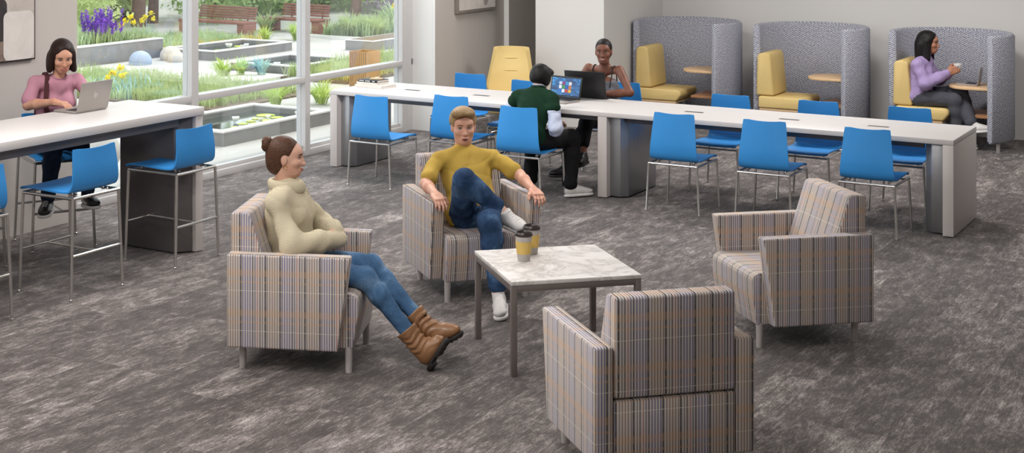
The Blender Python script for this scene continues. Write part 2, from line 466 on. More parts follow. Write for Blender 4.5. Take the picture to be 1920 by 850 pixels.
# ------------------------------------------------------------------ furniture materials
M['laminate'] = mat('white_laminate', 'd0cbc8', .42, var=.012, nscale=3)
M['laminate_edge'] = mat('laminate_edge_band', 'c9c1bd', .4, var=.015, nscale=3)
M['steel'] = mat('brushed_steel', 'a7a8ab', .34, .85, var=.05, nscale=40, stretch=(1, 1, .05))
M['dark_steel'] = mat('dark_painted_metal', '6b6766', .36, .3, var=.05)
M['chrome'] = mat('satin_chrome_tube', 'c9c6c2', .24, .9, var=.03)
M['beam'] = mat('grey_painted_beam', '56565a', .4, .4)
M['blue'] = mat('blue_moulded_shell', '338cd2', .42, var=.03, nscale=4, bump=.06, bscale=260, spec=.45)
M['black'] = mat('black_plastic', '161517', .4)
M['leg_grey'] = mat('pale_painted_leg', 'b4aeab', .45, .1)
M['plinth'] = mat('dark_plinth', '1d1c1d', .6)
def plaid():
    t = NT('plaid_wool'); uv = t.node('ShaderNodeUVMap'); s = t.sep(uv.outputs[0])
    base = hx('cec6bf')
    P = .217
    u = t.math('FRACT', t.math('DIVIDE', s[0], P))
    n20 = 16
    seq = ['a8422a', '5a5250', '7d7872', '463f3f', '8a7564', '94704f', '94704f', '94704f', '8a7564', '4a4343', '5f5c8e', '5f5c8e', '6b678f', '5f5c8e', '544a54', '71687a']
    col = t.ramp(u, [(i / n20 + 1e-4 * (i > 0), hx(c)) for i, c in enumerate(seq)], 'CONSTANT')
    wid = [.26, .45, .4, .72, .36, .36, .36, .36, .36, .72, .38, .38, .38, .38, .5, .42]
    wr = t.ramp(u, [(i / n20 + 1e-4 * (i > 0), (w, w, w)) for i, w in enumerate(wid)], 'CONSTANT')
    q = t.math('FRACT', t.math('MULTIPLY', u, n20))
    m = t.math('LESS_THAN', q, wr)
    fl = t.noise(t.coord('Object'), 420, 2, .7)
    gl = t.mix(t.math('MULTIPLY', fl, .5), base, hx('d6cec8'))
    c = t.mix(t.math('MULTIPLY', m, .9), gl, col)
    # bands across: a peach one, a thin peach one, a lavender-grey one, a fine white line
    v = t.math('FRACT', t.math('DIVIDE', s[1], .215))
    def band(lo, hi): return t.math('MULTIPLY', t.math('GREATER_THAN', v, lo), t.math('LESS_THAN', v, hi))
    c = t.mix(t.math('MULTIPLY', band(.43, .59), .26), c, hx('d8a672'))
    c = t.mix(t.math('MULTIPLY', band(.26, .31), .26), c, hx('d8a672'))
    c = t.mix(t.math('MULTIPLY', band(.68, .92), .10), c, hx('a9a6bf'))
    c = t.mix(t.math('MULTIPLY', band(.06, .074), .75), c, hx('ddd6c8'))
    c = t.mix(t.math('MULTIPLY', t.math('SUBTRACT', fl, .3, clamp=True), .4), c, hx('6d6764'))
    t.link(c, t.b.inputs['Base Color']); t.b.inputs['Roughness'].default_value = .92; t.b.inputs['Specular IOR Level'].default_value = .2
    t.b.inputs['Sheen Weight'].default_value = .12
    t.bump(fl, .35, .003)
    return t.m
M['plaid'] = plaid()
def plaid_uv(off=(0, 0)):
    def f(me):
        l = me.uv_layers.new(name='UVMap')
        for p in me.polygons:
            n = p.normal
            for li in p.loop_indices:
                c = me.vertices[me.loops[li].vertex_index].co
                if abs(n.y) > .7: q = (c.x, c.z)
                elif abs(n.z) > .75: q = (c.y, -c.x * .9 + .26)
                else: q = (c.y, c.z)
                l.data[li].uv = (q[0] + off[0], q[1] + off[1])
    return f
# ------------------------------------------------------------------ long table
lt = thing('long_table', 'long white meeting table with blue chairs along both its sides', 'table', (-5.25, 12.06, 0))
MB().box(-2.87, 2.87, -.43, .43, .70, .74, .004).build('tabletop', [M['laminate']], lt)
def slab_leg(parent, x0, x1, side, ztop=.70, y0=-.43, y1=.43):
    lg = MB().box(x0, x1, y0, y1, .008, ztop - .001, .004).build('leg', M['laminate_edge'], parent)
    for s in side:
        a, b = (x1, x1 + .15) if s > 0 else (x0 - .15, x0)
        c = .055
        pts = [(a, y0 + .07), (b - c, y0 + .07), (b, y0 + .07 + c), (b, y1 - .07 - c), (b - c, y1 - .07), (a, y1 - .07)] if s > 0 else \
              [(b, y0 + .07), (b, y1 - .07), (a + c, y1 - .07), (a, y1 - .07 - c), (a, y0 + .07 + c), (a + c, y0 + .07)]
        h = MB().prism(pts, .012, ztop - .002, 'z', .004)
        h.build('leg_housing', M['steel'], lg)
    return lg
slab_leg(lt, -2.87, -2.79, [1]); slab_leg(lt, -.06, .025, [1]); slab_leg(lt, 2.79, 2.87, [-1])
bm_ = MB()
for y in (-.36, .33): bm_.box(-2.64, -.06, y, y + .03, .655, .699, .002); bm_.box(.18, 2.64, y, y + .03, .655, .699, .002)
bm_.build('under_frame', M['beam'], lt)
for x in (-7.45, -6.69, -4.60, -3.77, -3.045):
    mb = MB().box(x + 5.25 - .085, x + 5.25 + .085, -.028, .022, .7385, .7412, .001)
    o = mb.build('power_outlet', mat('outlet_trim', '6c6360', .4, .4) if 'outlet' not in M else M['outlet'], lt); M['outlet'] = o.data.materials[0]
    MB().box(x + 5.25 - .075, x + 5.25 + .075, -.02, .014, .7405, .7416).build('outlet_slot', M['plinth'], o)
# ------------------------------------------------------------------ bar table
bt = thing('bar_table', 'high white bar table at the left with blue stools', 'table', (-7.275, 8.30, 0))
MB().box(-.365, .365, -4.4, 0, .992, 1.05, .004).build('tabletop', M['laminate'], bt)
lg = MB().box(-.355, .355, -.085, -.005, .006, .99, .004).build('leg', M['laminate_edge'], bt)
MB().prism([(-.285, -.085), (-.325, -.085), (-.325, -.10), (-.27, -.205), (.25, -.205), (.325, -.10), (.325, -.085)], .01, .985, 'z', .004).build('leg_housing', M['dark_steel'], lg)
mb = MB()
mb.box(.26, .30, -4.2, -.21, .925, .99, .002); mb.box(-.30, -.26, -4.2, -.21, .925, .99, .002); mb.box(-.26, .26, -.6, -.57, .94, .99)
mb.build('under_frame', M['dark_steel'], bt)
MB().box(-.355, .355, -4.39, -4.31, .006, .99, .004).build('leg', M['laminate_edge'], bt)
# ------------------------------------------------------------------ blue chairs and bar stools
def shell(prof, wid, curve, topz):
    nj = 9; G = []
    n = len(prof)
    for i, ((y, z), w) in enumerate(zip(prof, wid)):
        row = []
        for j in range(nj):
            t = -1 + 2 * j / (nj - 1); back = max(0, (i - n * .45) / (n * .55))
            row.append((t * w, y + curve * back * t * t, z + topz * (t * t) * (1 if i == n - 1 else 0) + .006 * t * t * (1 - back)))
        G.append(row)
    # rounded corners at both free edges
    for r, s in ((G[0], 1), (G[-1], -1)):
        for j in (0, nj - 1):
            x, y, z = r[j]; q = G[1][j] if s > 0 else G[-2][j]
            r[j] = (x * .985, y + (q[1] - y) * .2, z + (q[2] - z) * .2)
    return G
def smooth_prof(p, k=3):
    out = []
    P = [Vector((0, a, b)) for a, b in p]
    for i in range(len(P) - 1):
        a, b, c, d = P[max(i - 1, 0)], P[i], P[i + 1], P[min(i + 2, len(P) - 1)]
        for s in range(k):
            t = s / k
            v = .5 * ((2 * b) + (c - a) * t + (2 * a - 5 * b + 4 * c - d) * t * t + (3 * b - a - 3 * c + d) * t ** 3)
            out.append((v.y, v.z))
    out.append((P[-1].y, P[-1].z)); return out
def seat_shell(parent, dz, top, back_y, w0, w1):
    p = [(.245, .412), (.225, .428), (.1, .430), (-.06, .424), (-.14, .424), (-.19, .434), (-.216, .466), (-.226, .52), (-.228, .58)]
    zt = top - dz
    p += [(-.228 + (back_y + .228) * .5, .58 + (zt - .58) * .5), (back_y, zt)]
    p = [(y, z + dz) for y, z in p]
    q = smooth_prof(p, 3); W = []
    for y, z in q:
        h = max(0, (z - dz - .46) / (top - dz - .46)); W.append(w0 + (w1 - w0) * h)
    return MB().sheet(shell(q, W, .022, .012), .011).build('seat_shell', M['blue'], parent, smooth=50)
def blue_chair(label, loc, rz, group=None):
    t = thing('side_chair', label, 'chair', loc, rz, group)
    seat_shell(t, 0, .812, -.212, .205, .172)
    zf = .398
    for sx in (-1, 1):
        for sy in (-1, 1):
            mb = MB().tube([(sx * .228, sy * .2325, .002), (sx * .2265, sy * .2315, .012), (sx * .208, sy * .226, zf)], [.011, .0095, .0095], 10)
            mb.lathe([(.0125, 0), (.0125, .01), (.009, .014)], 10, (sx * .228, sy * .2325, 0))
            mb.build('leg', M['chrome'], t)
    fr = MB()
    fr.tube([(-.208, -.226, zf), (.208, -.226, zf)], .0095, 10)
    for s in (-1, 1): fr.tube([(s * .208, -.226, zf), (s * .208, .226, zf)], .0095, 10)
    fr.tube([(-.208, .20, zf - .012), (.208, .20, zf - .012)], .008, 8)
    fr.build('frame', M['chrome'], t)
    for s in (-1, 1):
        br = MB().tube([(s * .15, -.17, zf + .012), (s * .15, .19, zf + .014)], .006, 8)
        for y in (-.15, .17): br.lathe([(.011, 0), (.011, .022)], 10, (s * .15, y, zf + .001))
        br.build('seat_support', M['chrome'], t)
    return t
near = [(-7.222, 11.183, 'empty blue chair nearest the window, pulled out from the table, its back to the viewer'),
        (-6.62, 11.567, 'blue chair standing right behind the head of the man in yellow'),
        (-5.77, 11.243, 'blue chair the person in the dark green sweater sits on'),
        (-4.51, 11.567, 'empty blue chair just right of the long table\'s middle leg, its back to the viewer'),
        (-3.755, 11.567, 'empty blue chair at the near side partly hidden by the right-hand plaid armchair'),
        (-2.955, 11.573, 'empty blue chair closest to the right end of the table, its back to the viewer')]
far = [(-7.33, 12.78, 'empty blue chair across the table, beside the grey wall left of the yellow lounge chair'),
       (-6.57, 12.57, 'blue chair across the table before the yellow lounge chair, half hidden by others'),
       (-5.735, 12.95, 'blue chair the woman in the grey camisole sits on'),
       (-4.525, 12.565, 'empty blue chair facing the viewer in front of the leftmost booth'),
       (-3.735, 12.565, 'empty blue chair facing the viewer in front of the middle booth'),
       (-2.965, 12.565, 'empty blue chair facing the viewer in front of the rightmost booth')]
c0 = blue_chair(near[0][2], (near[0][0], near[0][1], 0), 0, 'blue chairs along the near side of the long table')
for x, y, l in near[1:]: clone(c0, (x, y, 0), 0, l)
for x, y, l in far: clone(c0, (x, y, 0), math.pi, l, 'blue chairs along the far side of the long table')
def stool(label, loc, rz):
    t = thing('bar_stool', label, 'stool', loc, rz, 'blue bar stools at the high table')
    seat_shell(t, .247, .948, -.222, .212, .190)
    zf = .645
    P = {}
    for sx in (-1, 1):
        for sy in (-1, 1):
            a, b = Vector((sx * .235, sy * .232, .002)), Vector((sx * .208, sy * .222, zf))
            P[sx, sy] = (a, b)
            mb = MB().tube([a, a.lerp(b, .02), b], [.011, .0105, .0105], 10)
            mb.lathe([(.0135, 0), (.0135, .012), (.01, .016)], 10, (a.x, a.y, 0)); mb.build('leg', M['chrome'], t)
    fr = MB(); z = zf
    fr.tube([(-.208, -.222, z), (.208, -.222, z)], .0105, 10); fr.tube([(-.208, .222, z), (.208, .222, z)], .0105, 10)
    for s in (-1, 1): fr.tube([(s * .208, -.222, z), (s * .208, .222, z)], .0105, 10)
    fr.build('frame', M['chrome'], t)
    ft = MB(); k = .28 / zf
    q = {a: v[0].lerp(v[1], k) for a, v in P.items()}
    for sy in (-1, 1): ft.tube([q[-1, sy], q[1, sy]], .0095, 10)
    ft.tube([(0, q[1, -1].y, q[1, -1].z), (0, q[1, 1].y, q[1, 1].z)], .008, 10)
    ft.build('footrest', M['chrome'], t)
    for s in (-1, 1):
        br = MB().tube([(s * .14, -.19, zf + .016), (s * .14, .2, zf + .016)], .006, 8)
        for y in (-.15, .17): br.lathe([(.011, 0), (.011, .022)], 10, (s * .14, y, zf + .003))
        br.build('seat_support', M['chrome'], t)
    return t
HP = math.pi / 2
s0 = stool('blue bar stool standing at the right end of the high table beside its dark leg', (-6.957, 8.0, 0), HP)
clone(s0, (-6.955, 7.0, 0), HP, 'blue bar stool in front of the seated woman\'s legs, second from the table\'s right end')
clone(s0, (-6.955, 6.035, 0), HP, 'bar stool at the left picture edge, only a chrome leg showing')
clone(s0, (-8.0, 7.88, 0), -HP - R(28), 'blue bar stool the woman in the pink shirt sits on')
clone(s0, (-7.98, 6.93, 0), -HP, 'bar stool behind the high table at the left picture edge, its dark seat cut off')
# ------------------------------------------------------------------ plaid armchairs
def armchair(label, loc, deg):
    t = thing('armchair', label, 'armchair', loc, R(deg), 'plaid armchairs around the coffee table')
    for s in (-1, 1):
        y0, y1 = (.284, .37) if s > 0 else (-.37, -.284)
        MB().prism([(-.357, .135), (.252, .135), (.318, .637), (-.357, .637)], y0, y1, 'y', .012, 3).build('armrest', M['plaid'], t, uv=plaid_uv((.03 * s, 0)), smooth=60)
    seat = MB().prism([(-.20, .13), (.318, .13), (.345, .30), (.347, .385), (.337, .410), (.305, .425), (-.20, .415)], -.281, .281, 'y', .008, 2)
    seat.build('seat', M['plaid'], t, uv=plaid_uv((.05, .04)), smooth=60)
    back = MB().prism([(-.357, .414), (-.357, .842), (-.275, .846), (-.252, .836), (-.11, .40), (-.25, .40)], -.279, .279, 'y', .013, 3)
    back.build('backrest', M['plaid'], t, uv=plaid_uv((.0, .0)), smooth=60)
    MB().box(-.355, -.19, -.279, .279, .137, .404, .008, 2).build('back_panel', M['plaid'], t, uv=plaid_uv((.07, .09)), smooth=60)
    for sx in (-1, 1):
        for sy in (-1, 1):
            MB().lathe([(.0185, 0), (.0185, .005), (.021, .14)], 16, (sx * .293, sy * .262, 0)).build('leg', M['leg_grey'], t)
    return t
a1 = armchair('plaid armchair the woman in the cream sweater sits in', (-4.8175, 6.667, 0), 23.3)
clone(a1, (-4.754, 8.432, 0), R(-41.5), 'plaid armchair the man in the yellow shirt sits in')
clone(a1, (-2.612, 6.207, 0), R(136), 'empty plaid armchair in the foreground, seen from behind')
clone(a1, (-2.691, 8.556, 0), R(223.4), 'empty plaid armchair at the right, turned toward the coffee table')
# ------------------------------------------------------------------ coffee table and cups
def marble():
    t = NT('white_marble'); v = t.coord('Object')
    n = t.noise(v, 3.2, 8, .6, 1.6)
    d = t.math('ABSOLUTE', t.math('SUBTRACT', n, .5))
    c = t.ramp(d, [(0, hx('b7b1ac')), (.03, hx('cfc9c4')), (.12, hx('dcd7d3')), (.3, hx('e3dfdb'))])
    t.link(c, t.b.inputs['Base Color']); t.b.inputs['Roughness'].default_value = .5
    return t.m
M['marble'] = marble()
M['bronze'] = mat('taupe_painted_metal', '7d7470', .42, .35)
ct = thing('coffee_table', 'square white marble coffee table on a taupe metal frame', 'table', (-3.662, 7.453, 0), R(44.8))
MB().box(-.369, .369, -.369, .369, .486, .507, .002).build('tabletop', M['marble'], ct)
for sx in (-1, 1):
    for sy in (-1, 1):
        x, y = sx * .351, sy * .351
        MB().box(x - .016, x + .016, y - .016, y + .016, 0, .4855, .002).build('leg', M['bronze'], ct)
mb = MB()
for s in (-1, 1):
    mb.box(-.335, .335, s * .351 - .0155, s * .351 + .0155, .452, .4855, .002); mb.box(s * .351 - .0155, s * .351 + .0155, -.335, .335, .452, .4855, .002)
mb.build('apron', M['bronze'], ct)
M['paper'] = mat('grey_paper', 'b7b2ae', .7); M['sleeve'] = mat('yellow_card_sleeve', 'd9b765', .75, bump=.2, bscale=200); M['lid'] = mat('dark_brown_lid', '3a302d', .35)
def cup(label, loc):
    t = thing('paper_cup', label, 'cup', loc, 0, 'coffee cups on the marble table')
    MB().lathe([(.0335, 0), (.0345, .002), (.0475, .143), (.047, .147)], 28).build('cup_body', M['paper'], t, smooth=50)
    MB().lathe([(.0385, .042), (.0402, .042), (.0468, .112), (.045, .112)], 28).build('sleeve', M['sleeve'], t, smooth=50)
    MB().lathe([(.0, .150), (.038, .150), (.0405, .163), (.044, .165), (.046, .160), (.049, .157), (.0505, .148), (.050, .142), (.0478, .141)], 28).build('lid', M['lid'], t, smooth=50)
    return t
cup0 = cup('paper coffee cup with yellow sleeve standing in front, nearer the viewer', (-3.829, 7.392, .507))
clone(cup0, (-3.868, 7.565, .507), .6, 'paper coffee cup with yellow sleeve half hidden behind the other cup')
# ------------------------------------------------------------------ booths
def tweed():
    t = NT('blue_grey_tweed'); v = t.coord('Object')
    s = t.sep(v)
    ang = t.math('ARCTAN2', s[1], s[0])
    rad = t.math('SQRT', t.math('ADD', t.math('MULTIPLY', s[0], s[0]), t.math('MULTIPLY', s[1], s[1])))
    arc = t.math('ADD', t.math('MULTIPLY', ang, .60), rad)
    cb = t.node('ShaderNodeCombineXYZ'); t.link(arc, cb.inputs[0]); t.link(s[2], cb.inputs[1])
    u = t.math('MULTIPLY', arc, 46.); h = t.math('MULTIPLY', s[2], 46)
    zig = t.math('PINGPONG', u, 1.0)
    f = t.math('FRACT', t.math('ADD', h, zig))
    n1 = t.noise(cb.outputs[0], 95, 3, .85); n2 = t.noise(cb.outputs[0], 55, 2, .6)
    a = t.math('ADD', t.math('MULTIPLY', f, .34), t.math('ADD', t.math('MULTIPLY', n1, .75), t.math('MULTIPLY', n2, .3)))
    c = t.ramp(a, [(.48, hx('1f2942')), (.60, hx('586280')), (.70, hx('a5a7b3')), (.82, hx('d6d3d4')), (.95, hx('efebe7'))])
    t.link(c, t.b.inputs['Base Color']); t.b.inputs['Roughness'].default_value = .95; t.b.inputs['Specular IOR Level'].default_value = .15
    t.bump(n1, .5, .006)
    return t.m
M['tweed'] = tweed()
M['yellow'] = mat('soft_yellow_upholstery', 'd9bd7c', .62, var=.03, nscale=5, bump=.08, bscale=180)
def wood(name, a, b, sc=(1, 14, 14)):
    t = NT(name); v = t.coord('Object', sc); n = t.noise(v, 4, 6, .6, .8)
    t.link(t.ramp(n, [(.3, hx(a)), (.7, hx(b))]), t.b.inputs['Base Color']); t.b.inputs['Roughness'].default_value = .45
    return t.m
M['wood'] = wood('pale_oak', 'd3ab7d', 'e3c39a')
M['wood_dark'] = wood('brown_oak', '9a6a45', 'b28057')
M['outlet_plate'] = mat('socket_plate', '8f8886', .4)
def arc_wall(parent, r0, r1, a0, a1, z0, z1):
    n = 44; b = bmesh.new(); rings = []
    bv = .028
    for i in range(n + 1):
        a = R(a0 + (a1 - a0) * i / n); ins = 0
        rows = []
        for r, z in ((r0, z0 + bv), (r0 + bv, z0), (r1 - bv, z0), (r1, z0 + bv), (r1, z1 - bv), (r1 - bv * .6, z1 - bv * .2), (r1 - bv * 1.2, z1), (r0 + bv * 1.2, z1), (r0 + bv * .6, z1 - bv * .2), (r0, z1 - bv)):
            rows.append(b.verts.new((r * math.cos(a), r * math.sin(a), z)))
        rings.append(rows)
    k = len(rings[0])
    for i in range(n):
        for j in range(k): b.faces.new([rings[i][j], rings[i][(j + 1) % k], rings[i + 1][(j + 1) % k], rings[i + 1][j]])
    e0 = b.faces.new(rings[0][::-1]); e1 = b.faces.new(rings[-1])
    bmesh.ops.bevel(b, geom=list(e0.edges) + list(e1.edges), offset=.012, segments=2, profile=.5, affect='EDGES')
    mb = MB(); mb.merge(b)
    return mb.build('screen', M['tweed'], parent, smooth=50)
def booth(label, x):
    t = thing('booth', label, 'booth', (x, 16.15, 0), 0, 'tweed booths along the back wall')
    arc_wall(t, .545, .62, -40, 200, .10, 1.2)
    MB().prism([(-.50, .29), (-.02, .29), (.035, .36), (.03, .40), (.0, .42), (-.50, .42)], -.30, .24, 'y', .02, 3).build('seat_cushion', M['yellow'], t, smooth=60)
    MB().prism([(-.535, .425), (-.335, .425), (-.375, .86), (-.395, .892), (-.43, .90), (-.50, .89), (-.525, .86)], -.27, .22, 'y', .025, 3).build('back_cushion', M['yellow'], t, smooth=60)
    MB().box(-.49, -.03, -.285, .23, .265, .288, .003).build('seat_base', M['wood'], t)
    mb = MB()
    for px_ in (-.42, -.10):
        for py_ in (-.24, .18): mb.box(px_ - .02, px_ + .02, py_ - .02, py_ + .02, 0, .266, .002)
    mb.build('seat_frame', M['steel'], t)
    pts = []
    for i in range(17):
        a = R(90 + 180 * i / 16); pts.append((.20 + .215 * math.cos(a), -.02 + .265 * math.sin(a)))
    pts = [(.42, .245)] + pts + [(.47, -.285)] + [(.53, -.12), (.545, .0), (.53, .12)]
    pts = [p for i, p in enumerate(pts)]
    MB().prism(pts, .628, .655, 'z', .005).build('table_top', M['wood'], t, smooth=50)
    mb = MB(); mb.box(.28, .53, -.06, .02, .595, .627, .003); mb.box(.50, .54, -.06, .02, .3, .60, .003); mb.build('table_bracket', M['steel'], t)
    MB().box(.43, .475, .2, .26, .55, .59, .003).build('socket_box', M['outlet_plate'], t)
    MB().prism([(.12, -.2), (.47, -.2), (.535, -.05), (.535, .08), (.48, .22), (.40, .33), (.12, .33)], .335, .362, 'z', .003).build('shelf', M['wood_dark'], t)
    for px_, py_ in ((.51, -.255), (-.555, -.12), (.34, .46), (-.34, .46)):
        MB().lathe([(.018, 0), (.019, .11)], 14, (px_, py_, 0)).build('leg', M['leg_grey'], t)
    return t
b0 = booth('leftmost tweed booth, empty, partly behind the woman in the camisole', -6.245)
clone(b0, (-4.805, 16.15, 0), 0, 'middle one of the three tweed booths, empty')
clone(b0, (-3.33, 16.15, 0), 0, 'rightmost tweed booth with a woman in lilac seated inside')
# ------------------------------------------------------------------ yellow lounge chair
yc = thing('lounge_chair', 'high-backed yellow lounge chair against the grey wall behind the long table', 'chair', (-7.70, 14.50, 0), R(-158)); yc.scale = (1.05, .9, .80)
G = []
for i in range(13):
    t_ = i / 12; z = .36 + t_ * .80; wd = .245 - .075 * max(0, t_ - .35) / .65 - .02 * max(0, .3 - t_)
    row = []
    for j in range(13):
        s = -1 + 2 * j / 12; row.append((s * wd, -.22 - .17 * t_ + .07 * s * s - .01 * math.sin(t_ * 9) , z - .012 * abs(s) ** 6 * (i == 12)))
    G.append(row)
bk = MB().sheet(G, .07).build('backrest', M['yellow'], yc, smooth=70)
for zz, wd, yy in ((1.0, .085, -.320), (.83, .09, -.270)):
    MB().tube([(-wd, yy, zz), (0, yy - .004, zz), (wd, yy, zz)], .008, 8).build('pleat', M['yellow'], bk)
MB().box(-.25, .25, -.22, .32, .30, .43, .04, 4).build('seat_cushion', M['yellow'], yc, smooth=70)
for s in (-1, 1): MB().box(s * .29 - .045, s * .29 + .045, -.26, .28, .28, .60, .035, 4).build('armrest', M['yellow'], yc, smooth=70)
mb = MB(); mb.lathe([(.03, .06), (.03, .30)], 16)
for k in range(4):
    a = R(45 + 90 * k); mb.tube([(0, 0, .07), (.26 * math.cos(a), .26 * math.sin(a), .015)], [.02, .012], 8)
mb.build('base', M['chrome'], yc)
# ------------------------------------------------------------------ laptops
M['alu'] = mat('silver_aluminium', 'a69f9a', .38, .35, var=.02)
M['keys'] = mat('black_keys', '1b1a1c', .5)
def screen_mat():
    t = NT('lit_screen'); v = t.coord('Generated'); s = t.sep(v)
    b = t.noise(v, 3.5, 3, .5, 1.2)
    c = t.ramp(b, [(.3, hx('0a2748')), (.5, hx('145a9c')), (.66, hx('2f9be0')), (.8, hx('9adcff'))])
    t.b.inputs['Base Color'].default_value = (0, 0, 0, 1); t.link(c, t.b.inputs['Emission Color']); t.b.inputs['Emission Strength'].default_value = .9
    t.b.inputs['Roughness'].default_value = .2
    return t.m
M['screen'] = screen_mat()
def laptop(label, loc, rz, w, d, h, tilt, body, lidm, scr=True, name='laptop'):
    """hinge line at local origin along x; base toward +y, screen facing +y"""
    t = thing(name, label, 'laptop', loc, rz)
    b = MB().box(-w / 2, w / 2, 0, d, .001, .016, .004).build('base', body, t)
    MB().box(-w / 2 + .02, w / 2 - .02, .02, d * .58, .0155, .0175, .001).build('keyboard', M['keys'], b)
    MB().box(-w * .16, w * .16, d * .64, d * .93, .0155, .0168).build('touchpad', lidm, b)
    m = Matrix.Translation((0, 0, .014)) @ Matrix.Rotation(tilt, 4, 'X')
    lid = MB().box(-w / 2, w / 2, -.009, 0, .0, h, .003, mtx=m).build('lid', lidm, t)
    MB().box(-w / 2 + .006, w / 2 - .006, 0, .0012, .012, h - .006, mtx=m).build('bezel', M['keys'], lid)
    if scr: MB().box(-w / 2 + .014, w / 2 - .014, .0008, .0022, .022, h - .014, mtx=m).build('display', M['screen'], lid)
    return t, m, lid
lp, m, lid = laptop('silver laptop standing open on the high table before the woman in pink', (-7.425, 7.675, 1.05), R(90 + 1), .315, .215, .213, R(14), M['alu'], M['alu'], False)
text_obj('logo', 'hp', .052, m @ Matrix.Translation((0, -.0093, .115)) @ Matrix.Rotation(R(90), 4, 'X') @ Matrix.Diagonal((.72, 1.15, 1, 1)), mat('pale_logo', 'd8d0c9', .3, .3), lid, .3)
lp, m, lid = laptop('open laptop with a glowing blue screen in front of the green sweater', (-5.885, 12.165, .74), R(180 - 11), .345, .225, .205, R(12), M['alu'], M['keys'])
rng = random.Random(4)
for i, c in enumerate(['3b78c9', 'e8f1fb', 'd04a3c', 'e6b53c', 'f0f4f8', '4aa35a', '2c62b8', 'd77a3a', 'c9dcf2', '9a3f7e', '3aa0d8', 'e8e8ee']):
    gx, gz = i % 4, i // 4
    MB().box(.075 - gx * .036 - .03, .075 - gx * .036, .0018, .0028, .058 + gz * .034, .058 + gz * .034 + .029, mtx=m).build('screen_tile', emit('tile_%d' % i, c, .95), lid)
MB().box(-.158, .158, .0018, .0026, .024, .033, mtx=m).build('task_bar', emit('task_bar', '16233a', .7), lid)
laptop('large black laptop seen from behind in front of the woman in the camisole', (-5.775, 12.40, .74), R(2), .40, .10, .245, R(10), M['black'], M['black'])
laptop('small silver laptop open on the rightmost booth\'s table', (-3.055, 16.14, .655), R(94), .23, .20, .17, R(8), M['alu'], M['alu'])
# ------------------------------------------------------------------ books
M['pages'] = mat('book_pages', 'e9e2da', .8, nscale=60, stretch=(1, 1, 30)); M['cover_cream'] = mat('cream_cover', 'e6ddd3', .6); M['cover_black'] = mat('black_cover', '1d1b1c', .5); M['cover_tan'] = mat('tan_cover', 'cdb186', .6)
def book(label, loc, rz, w, d, h, cover):
    t = thing('book', label, 'book', loc, rz, 'books stacked at the window end of the long table')
    MB().box(-w / 2 + .003, w / 2 - .005, -d / 2 + .002, d / 2 - .005, .003, h - .003).build('pages', M['pages'], t)
    mb = MB(); mb.box(-w / 2, w / 2, -d / 2, d / 2, 0, .0035, .001); mb.box(-w / 2, w / 2, -d / 2, d / 2, h - .0035, h, .001); mb.box(-w / 2, w / 2, -d / 2 - .002, -d / 2 + .003, 0, h, .001)
    mb.build('cover', cover, t)
    return t
bx, by = -7.90, 12.10
book('wide cream book at the bottom of the stack', (bx, by, .74), R(-4), .325, .25, .026, M['cover_cream'])
k = book('cream book in the middle of the stack, under the black one', (bx - .03, by - .005, .766), R(-4), .25, .20, .024, M['cover_cream'])
text_obj('spine_text', '\u2022  \u2013  \u2013    \u2022 \u2022 \u2022 \u2022    \u2022', .014, Matrix.Translation((0, -.1022, .012)) @ Matrix.Rotation(R(90), 4, 'X'), M['cover_black'], k)
k = book('black book with white spine lettering on top of the stack', (bx - .025, by + .0, .790), R(-5), .235, .19, .024, M['cover_black'])
for x0, x1 in ((-.105, -.045), (-.03, .035), (.06, .09)):
    n_ = int((x1 - x0) / .0075); mb = MB()
    mb.box(x0, x0 + n_ * .0075 - .002, -.0974, -.0969, .0085, .0105)
    for q in range(n_): mb.box(x0 + q * .0075, x0 + q * .0075 + .0055, -.0976, -.0969, .0085, .0085 + (.0085 if q % 3 else .0105), .0003)
    mb.build('spine_lettering', M['paint_white'], k)
tg = thing('notebook', 'small tan notebook lying on the black book', 'notebook', (bx, by + .015, .814), R(14))
MB().box(-.06, .06, -.045, .045, 0, .008, .001).build('cover', M['cover_tan'], tg)
MB().box(-.02, .025, .0, .03, .0078, .017, .003).build('paper_tag', M['pages'], tg)
# ------------------------------------------------------------------ pictures on the walls
def canvas_mat(name, a, b, sc=4):
    t = NT(name); n = t.noise(t.coord('Object'), sc, 7, .65, .8)
    t.link(t.ramp(n, [(.3, hx(a)), (.7, hx(b))]), t.b.inputs['Base Color']); t.b.inputs['Roughness'].default_value = .8
    return t.m
def rrect(x0, x1, z0, z1, r):
    p = []
    for cx, cz, a in ((x1 - r, z1 - r, 0), (x0 + r, z1 - r, 90), (x0 + r, z0 + r, 180), (x1 - r, z0 + r, 270)):
        for i in range(5): q = R(a + 22.5 * i); p.append((cx + r * math.cos(q), cz + r * math.sin(q)))
    return p
pa = thing('painting', 'large framed abstract painting with black and white blocks at the left picture edge', 'painting', (-8.438, 8.08, 1.333))
M['art_frame'] = mat('thin_black_frame', '2a2422', .4); M['art_base'] = canvas_mat('beige_canvas', 'a79d95', 'c2b9b1'); M['art_white'] = canvas_mat('white_paint_patch', 'c6beb8', 'd6d0ca')
M['art_black'] = canvas_mat('black_paint_patch', '171516', '383231'); M['art_rust'] = canvas_mat('rust_paint_patch', '7e4a36', 'a5705a', 9); M['art_brown'] = canvas_mat('brown_paint_patch', '5a4a42', '8d7a6e', 5)
MB().box(0, .03, -1.2, 0, 0, .95, .003).build('frame', M['art_frame'], pa)
cv = MB().box(.025, .0315, -1.19, -.012, .012, .94).build('canvas', M['art_base'], pa)
def patch(n, pts, m, k): MB().prism(pts, .031, .0318 + .0004 * k, 'x').build(n, m, cv)
patch('brown_patch', rrect(-1.1, -.30, .012, .24, .02), M['art_brown'], 1)
patch('black_patch', rrect(-1.0, -.29, .16, .48, .05), M['art_black'], 2)
